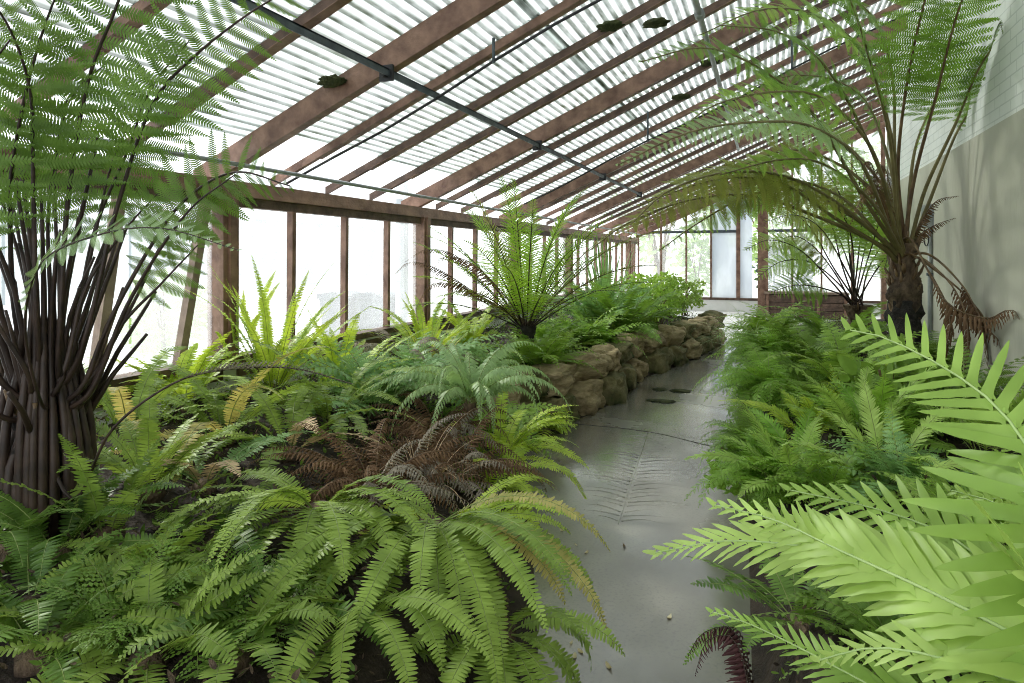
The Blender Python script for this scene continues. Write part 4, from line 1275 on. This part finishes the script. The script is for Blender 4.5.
    f('small bright fern at the foot of the black trunk', B(545, 392, 5.9), 'lace', 16, (.25, .4), (.4, 1.2), (.8, 1.7), 'sword_yellow', r0=.003)
    f('blue green fern hiding the left of the black trunk', B(478, 375, 6.3), 'lace', 18, (.5, .75), (.5, 1.2), (1.0, 1.8), 'sword_blue', r0=.004, scale=1.15)
    f('light fern draped over the upper boulders', B(548, 370, 7.2), 'lace', 22, (.45, .75), (.4, 1.2), (.9, 1.8), 'tree_light', r0=.003, scale=1.05)
    f('fresh fern above the bend of the boulder edging', B(578, 350, 8.2), 'lace', 24, (.55, .95), (.5, 1.3), (.9, 1.7), 'tree_light', r0=.004, scale=1.2)
    f('yellow green fern before the fern shuttlecock', B(590, 345, 8.4), 'lace', 22, (.6, .95), (.5, 1.3), (.9, 1.7), 'maiden', r0=.004, scale=1.2)
    f('large green fern shuttlecock further along the left bed', B(622, 345, 9.4), 'sword', 34, (.9, 1.25), (.6, 1.35), (.7, 1.4), 'tree', r0=.006, scale=1.9, wscale=1.1)
    f('second green fern shuttlecock nearer the left glazing', B(600, 330, 9.6), 'sword', 28, (.9, 1.3), (.7, 1.4), (.6, 1.3), 'sword_blue', r0=.006, scale=1.9, wscale=1.0)
    f('dark green fern behind the far boulders', B(636, 338, 10.3), 'sword', 26, (.7, 1.05), (.5, 1.3), (.8, 1.6), 'tree', r0=.006, scale=1.8)
    f('low fern filling the gap behind the black trunk', B(550, 345, 8.0), 'lace', 22, (.6, .9), (.5, 1.2), (.9, 1.7), 'tree', r0=.004, scale=1.3)
    f('fern along the sill beyond the second window post', B(470, 345, 7.3), 'sword', 20, (.5, .85), (.6, 1.4), (.6, 1.5), 'sword_yellow', r0=.0034, scale=1.3)
    f('fern under the sill behind the blue green ferns', B(440, 355, 6.6), 'lace', 20, (.5, .85), (.5, 1.3), (.8, 1.6), 'tree_light', r0=.004, scale=1.3)
    # ---------- right bed
    f('mound of dark lacy fern overhanging the right path edge', B(812, 400, 6.0), 'lace', 44, (.75, 1.15), (.35, 1.3), (1.2, 2.2), 'lace', r0=.004, scale=1.25)
    f('dense lacy fern before the mound on the right bed', B(808, 430, 5.1), 'lace', 36, (.6, .95), (.35, 1.3), (1.2, 2.2), 'lace', r0=.004, scale=1.15)
    f('bright lacy fern below the tall tree fern', B(850, 400, 5.3), 'lace', 34, (.7, 1.1), (.4, 1.3), (1.1, 2.0), 'tree_light', r0=.004, scale=1.2)
    f('maidenhair fern draping down to the path at the mound', B(768, 430, 5.0) + Z3 * .22, 'maiden', 60, (.35, .66), (.2, 1.2), (1.4, 2.4), 'maiden', r0=.003, az=(D(190), D(260)))
    f('maidenhair fern hanging over the path edge in the middle distance', B(770, 400, 6.2) + Z3 * .3, 'maiden', 52, (.4, .7), (.2, 1.2), (1.3, 2.3), 'maiden', r0=.003, az=(D(190), D(260)))
    f('small leaved fern at the path edge nearest the broad fronds', B(774, 500, 3.55) + Z3 * .12, 'maiden', 50, (.3, .52), (.2, 1.2), (1.2, 2.1), 'maiden', r0=.002)
    f('small leaved hanging fern between the mound and the small leaved edge fern', B(764, 465, 4.2) + Z3 * .15, 'maiden', 50, (.3, .55), (.1, 1.2), (1.4, 2.3), 'lace', r0=.002, az=(D(190), D(230)))
    f('fine ferny ground cover behind the broad fronds', B(830, 510, 3.3), 'lace', 36, (.3, .5), (.4, 1.3), (1.0, 1.9), 'tree_light', r0=.002, scale=.6)
    f('fine bluish ground fern below the comb shaped frond', B(905, 490, 3.2), 'lace', 34, (.35, .55), (.4, 1.3), (1.0, 1.9), 'sword_blue', r0=.002, scale=.65)
    f('long arching dark fern in front of the smaller tree fern', B(838, 350, 7.6), 'sword', 30, (.9, 1.3), (.5, 1.25), (1.0, 1.9), 'tree', r0=.006, scale=1.7)
    f('light hard fern with short comb fronds behind the foreground fronds', B(875, 455, 3.9), 'broad', 14, (.45, .75), (.7, 1.4), (.5, 1.2), 'maiden', 'stipe_green', r0=.003, scale=.45, wscale=.9, start=.25)
    f('young hard fern with upright yellow green comb fronds', B(815, 455, 4.1), 'broad', 10, (.4, .7), (.5, 1.4), (.5, 1.3), 'sword_yellow', 'stipe_green', r0=.003, scale=.42, wscale=.8, start=.25, az=(D(180), D(260)))
    f('light green hard fern in the middle of the right bed', B(862, 445, 3.9), 'broad', 11, (.5, .8), (.6, 1.4), (.5, 1.3), 'broad_deep', 'stipe_green', r0=.003, scale=.42, wscale=.85, start=.25)
    f('hard fern with pale comb fronds just left of the comb shaped frond', B(888, 475, 3.3), 'broad', 9, (.45, .7), (.6, 1.4), (.5, 1.2), 'broad', 'stipe_green', r0=.003, scale=.36, wscale=.85, start=.25)
    f('low hard fern reaching toward the path past the ground cover', B(795, 478, 3.4), 'broad', 9, (.4, .65), (.4, 1.3), (.5, 1.3), 'broad_deep', 'stipe_green', r0=.003, scale=.38, wscale=.85, start=.25, az=(D(190), D(240)))
    f('little hard fern leaning left over the ground cover', B(800, 490, 3.6), 'broad', 8, (.35, .6), (.4, 1.2), (.5, 1.3), 'maiden', 'stipe_green', r0=.003, scale=.4, wscale=.8, start=.25, az=(D(170), D(200)))
    f('broad leaved yellow green plant in the right bed', B(845, 430, 4.5), 'broad', 16, (.3, .5), (.3, 1.2), (.6, 1.4), 'sword_yellow', 'stipe_green', r0=.003, scale=.5, wscale=.9, start=.1, gap=.05)
    f('fern by the concrete wall under the dead brown frond', B(960, 430, 4.2), 'lace', 30, (.6, .9), (.5, 1.3), (.9, 1.8), 'lace', r0=.003, scale=1.0)
    f('hard fern at the foot of the concrete wall', B(985, 470, 3.5), 'broad', 14, (.4, .7), (.5, 1.4), (.5, 1.3), 'broad_deep', 'stipe_green', r0=.003, scale=.5, start=.2)
    f('dense fern between the wall and the tall trunk', B(925, 385, 6.0), 'lace', 30, (.7, 1.0), (.4, 1.2), (1.0, 1.8), 'lace', r0=.003, scale=1.2)
    f('shaded fern under the broad foreground fronds', B(905, 640, 1.95), 'lace', 30, (.3, .5), (.3, 1.2), (.8, 1.7), 'lace', r0=.002, scale=.6)
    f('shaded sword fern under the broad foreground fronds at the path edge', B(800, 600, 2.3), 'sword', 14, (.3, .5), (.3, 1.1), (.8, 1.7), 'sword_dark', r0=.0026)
    f('leafy fern behind the comb shaped frond at the right', B(980, 520, 2.7), 'lace', 30, (.35, .6), (.4, 1.3), (.8, 1.7), 'tree_light', r0=.002, scale=.8)
    f('far fern at the turn of the path on the right', B(770, 350, 10.0), 'lace', 30, (.7, 1.0), (.3, 1.2), (1.0, 1.9), 'tree_light', r0=.004, scale=1.4)


ferns()


def grasses():
    def tuft(label, base, n, L, el, droop, leaf, w, seed, az=None):
        rng = np.random.default_rng(seed)
        base = np.asarray(base, float)
        r = tag(empty('grass_tuft', base), label, 'grass')
        for i in range(n):
            a = rng.uniform(0, 2 * PI) if az is None else az[0] + az[1] * rng.uniform(-.5, .5)
            sp = arch(base + np.array((math.cos(a), math.sin(a), 0)) * rng.uniform(0, .12), a, rng.uniform(*el), rng.uniform(*L), rng.uniform(*droop), 12)
            t = frames(sp)
            s = np.cross(t, Z3 + .01); s /= np.linalg.norm(s, axis=1)[:, None]
            k = np.linspace(0, 1, len(sp))
            hw = (w * np.minimum(1, .6 + k * 2) * (1 - k ** 2.2) + .0006)[:, None]
            V = np.concatenate([sp - s * hw, sp + Z3 * .15 * hw, sp + s * hw]) - base
            m = len(sp); j = np.arange(m - 1)
            q = np.concatenate([np.stack([j, j + m, j + m + 1, j + 1], 1), np.stack([j + m, j + 2 * m, j + 2 * m + 1, j + m + 1], 1)])
            link('blade', mesh_np('blade', V, [q], [M[leaf]]), r)
    tuft('tall blue green strap leaved tuft by the left glazing', B(606, 330, 9.9), 46, (1.1, 1.7), (1.2, 1.52), (.1, .5), 'sword_blue', .014, 1)
    tuft('wispy pale grass arching over the far path bend', B(752, 362, 8.2), 70, (.7, 1.1), (.8, 1.45), (1.4, 2.4), 'tree_pale', .005, 2, (math.radians(200), 3.0))
    tuft('thin dry grass at the second window post', B(432, 380, 5.9), 36, (.6, 1.0), (.8, 1.5), (.6, 1.9), 'sword_old', .003, 3)
    tuft('fine wispy grass among the dead ferns', B(420, 500, 3.2), 40, (.3, .6), (.5, 1.4), (.8, 2.0), 'dead_pale', .0016, 4)


grasses()


def leafy_shrubs():
    shrub('leafy_plant', 'yellow green leafy plant behind the far boulders', B(656, 330, 10.8), .7, .5, 1300, 'tree_light', 7, .07, 31, 'plant')
    shrub('leafy_plant', 'leafy plant at the far end of the boulder edging', B(682, 325, 12.6), .7, .45, 1000, 'shrub', 7, .07, 32, 'plant')
    shrub('leafy_plant', 'leafy green plant between the far fern and the left glazing', B(650, 320, 12.5), .8, .6, 1300, 'tree_light', 7, .08, 33, 'plant')
    shrub('leafy_plant', 'broad leaved low plant in the shade of the right bed', B(890, 440, 4.3), .5, .3, 160, 'lace', 5, .15, 34, 'plant')
    shrub('leafy_plant', 'low creeping plant at the right path edge', B(750, 470, 4.1), .4, .28, 700, 'maiden', 5, .05, 35, 'plant')
    # wilted purple leaf over the path
    b = G(-.02, 2.05)
    r = tag(empty('wilted_plant', b), 'wilted dark purple leaves hanging at the path edge by the broad fronds', 'plant')
    rng = np.random.default_rng(9)
    for i, pts in enumerate((((740, 640, 2.1), (705, 632, 2.15), (688, 655, 2.2)), ((745, 645, 2.1), (720, 628, 2.12), (705, 640, 2.15)), ((740, 650, 2.05), (708, 640, 2.1), (695, 675, 2.1)))):
        hero(r, b, [b] + [P(*q) for q in pts], 'curl', 'purple', 'stipe_dark', .35, 16, r0=.003, scale=.6, rng=rng, hang=.4)


leafy_shrubs()


def cover():
    """undergrowth: small leaves and dead bits that close the soil between the ferns"""
    rng = np.random.default_rng(77)
    for nm, lab, xs, n, mats in (('undergrowth', 'low tangled undergrowth covering the soil of the left bed', 'l', 26000, ('sword_dark', 'trunk')), ('undergrowth', 'low tangled undergrowth covering the soil of the right bed', 'r', 14000, ('lace', 'trunk'))):
        y = rng.uniform(.6, 13.2, n * 2)
        if xs == 'l':
            x = edge_l(y) - .12 - rng.uniform(0, 1, n * 2) * (edge_l(y) - .12 - XL - .12)
        else:
            x = edge_r(y) + .05 + rng.uniform(0, 1, n * 2) * (XR - .1 - edge_r(y))
        keep = np.arange(n * 2) < n
        x, y = x[keep], y[keep]
        z = ground(x, y) + rng.uniform(0, .13, n) ** 1.0
        tv, tf = TM['oval']
        a = rng.uniform(0, 2 * PI, n); e = rng.uniform(-.5, 1.2, n)
        d = np.stack([np.cos(a) * np.cos(e), np.sin(a) * np.cos(e), np.sin(e)], 1)
        w = np.cross(d, Z3 + rng.normal(0, .4, (n, 3))); w /= np.linalg.norm(w, axis=1)[:, None]
        nn = np.cross(d, w)
        sz = rng.uniform(.012, .045, n)
        c = np.stack([x, y, z], 1)
        X = c[:, None] + (tv[None, :, 0] * sz[:, None])[..., None] * d[:, None] + (tv[None, :, 1] * sz[:, None] * .22)[..., None] * w[:, None] + (tv[None, :, 2] * sz[:, None] * .2)[..., None] * nn[:, None]
        Fq = (tf[None] + (np.arange(n) * len(tv))[:, None, None]).reshape(-1, 4)
        mi = np.repeat((rng.uniform(0, 1, n) > .55).astype(int), len(tf))
        o = link(nm, mesh_np(nm, X.reshape(-1, 3), [Fq], [M[k] for k in mats], mi))
        tag(o, lab, 'undergrowth', kind='stuff')


cover()


def litter():
    rng = np.random.default_rng(12)
    tv, tf = TM['oval']
    spots = [(524, 480 + 140, 0), (570, 645, 0), (578, 650, 0), (520, 668, 0), (532, 672, 0), (545, 670, 0), (514, 676, 0), (606, 665, 0), (603, 624, 0), (668, 620, 0), (575, 655, 0), (538, 660, 0), (610, 645, 1), (625, 548, 1), (575, 545, 0), (588, 552, 0), (560, 530, 0), (548, 534, 0)]
    for i, (px, py, dark) in enumerate(spots):
        d = F * CAM_H / (py - 257)
        p = P(px, py, d); p[2] = .004
        ln = rng.uniform(.022, .045)
        bend = rng.uniform(.1, .5)
        v = tv * np.array((ln, ln * .22, ln * .2))
        v[:, 2] += bend * ln * ((tv[:, 0] - .5) ** 2 * 2)
        v = np.concatenate([v, v + (0, 0, .0012)])
        f = np.concatenate([tf[:, ::-1], tf + len(tv)])
        o = link('fallen_leaf', mesh_np('fallen_leaf', v, [f], [M['dead' if dark else 'litter']]))
        o.location = p; o.rotation_euler.z = rng.uniform(0, 6.28)
        tag(o, 'small dark dry leaf lying on the concrete path' if dark else 'small straw coloured dry leaf lying on the concrete path', 'leaf', 'fallen leaves on the path')


litter()


# ================================================================== LIGHT AND CAMERA
def build_light():
    w = bpy.data.worlds.new('World'); SC.world = w; w.use_nodes = True
    nt = w.node_tree; nt.nodes.clear()
    bg = nt.nodes.new('ShaderNodeBackground'); out = nt.nodes.new('ShaderNodeOutputWorld')
    bg.inputs[0].default_value = (0.93, 0.965, 1.0, 1); bg.inputs[1].default_value = 1.2
    nt.links.new(bg.outputs[0], out.inputs[0])
    s = bpy.data.lights.new('sun', 'SUN'); s.energy = 2.2; s.angle = math.radians(5); s.color = (1, .95, .86)
    o = bpy.data.objects.new('sun', s); COL.objects.link(o)
    o.rotation_euler = Vector((.72, -.22, -.60)).to_track_quat('-Z', 'Y').to_euler()


build_light()
cam = bpy.data.cameras.new('camera')
cam.lens = F / 1024 * 36; cam.sensor_width = 36; cam.sensor_fit = 'HORIZONTAL'; cam.shift_y = -84.5 / 1024
cam.clip_start = .05; cam.clip_end = 200
co = bpy.data.objects.new('camera', cam); COL.objects.link(co)
co.location = (0, 0, CAM_H); co.rotation_euler = (PI / 2, 0, YAW)
SC.camera = co
vs = SC.view_settings
vs.view_transform = 'Standard'; vs.look = 'None'; vs.gamma = 1.0; vs.use_curve_mapping = False
vs.exposure = 0.98
SC.cycles.use_denoising = True
SC.cycles.denoising_prefilter = 'NONE'
SC.cycles.filter_width = 1.0
SC.cycles.max_bounces = 10; SC.cycles.transparent_max_bounces = 24; SC.cycles.transmission_bounces = 8; SC.cycles.diffuse_bounces = 5
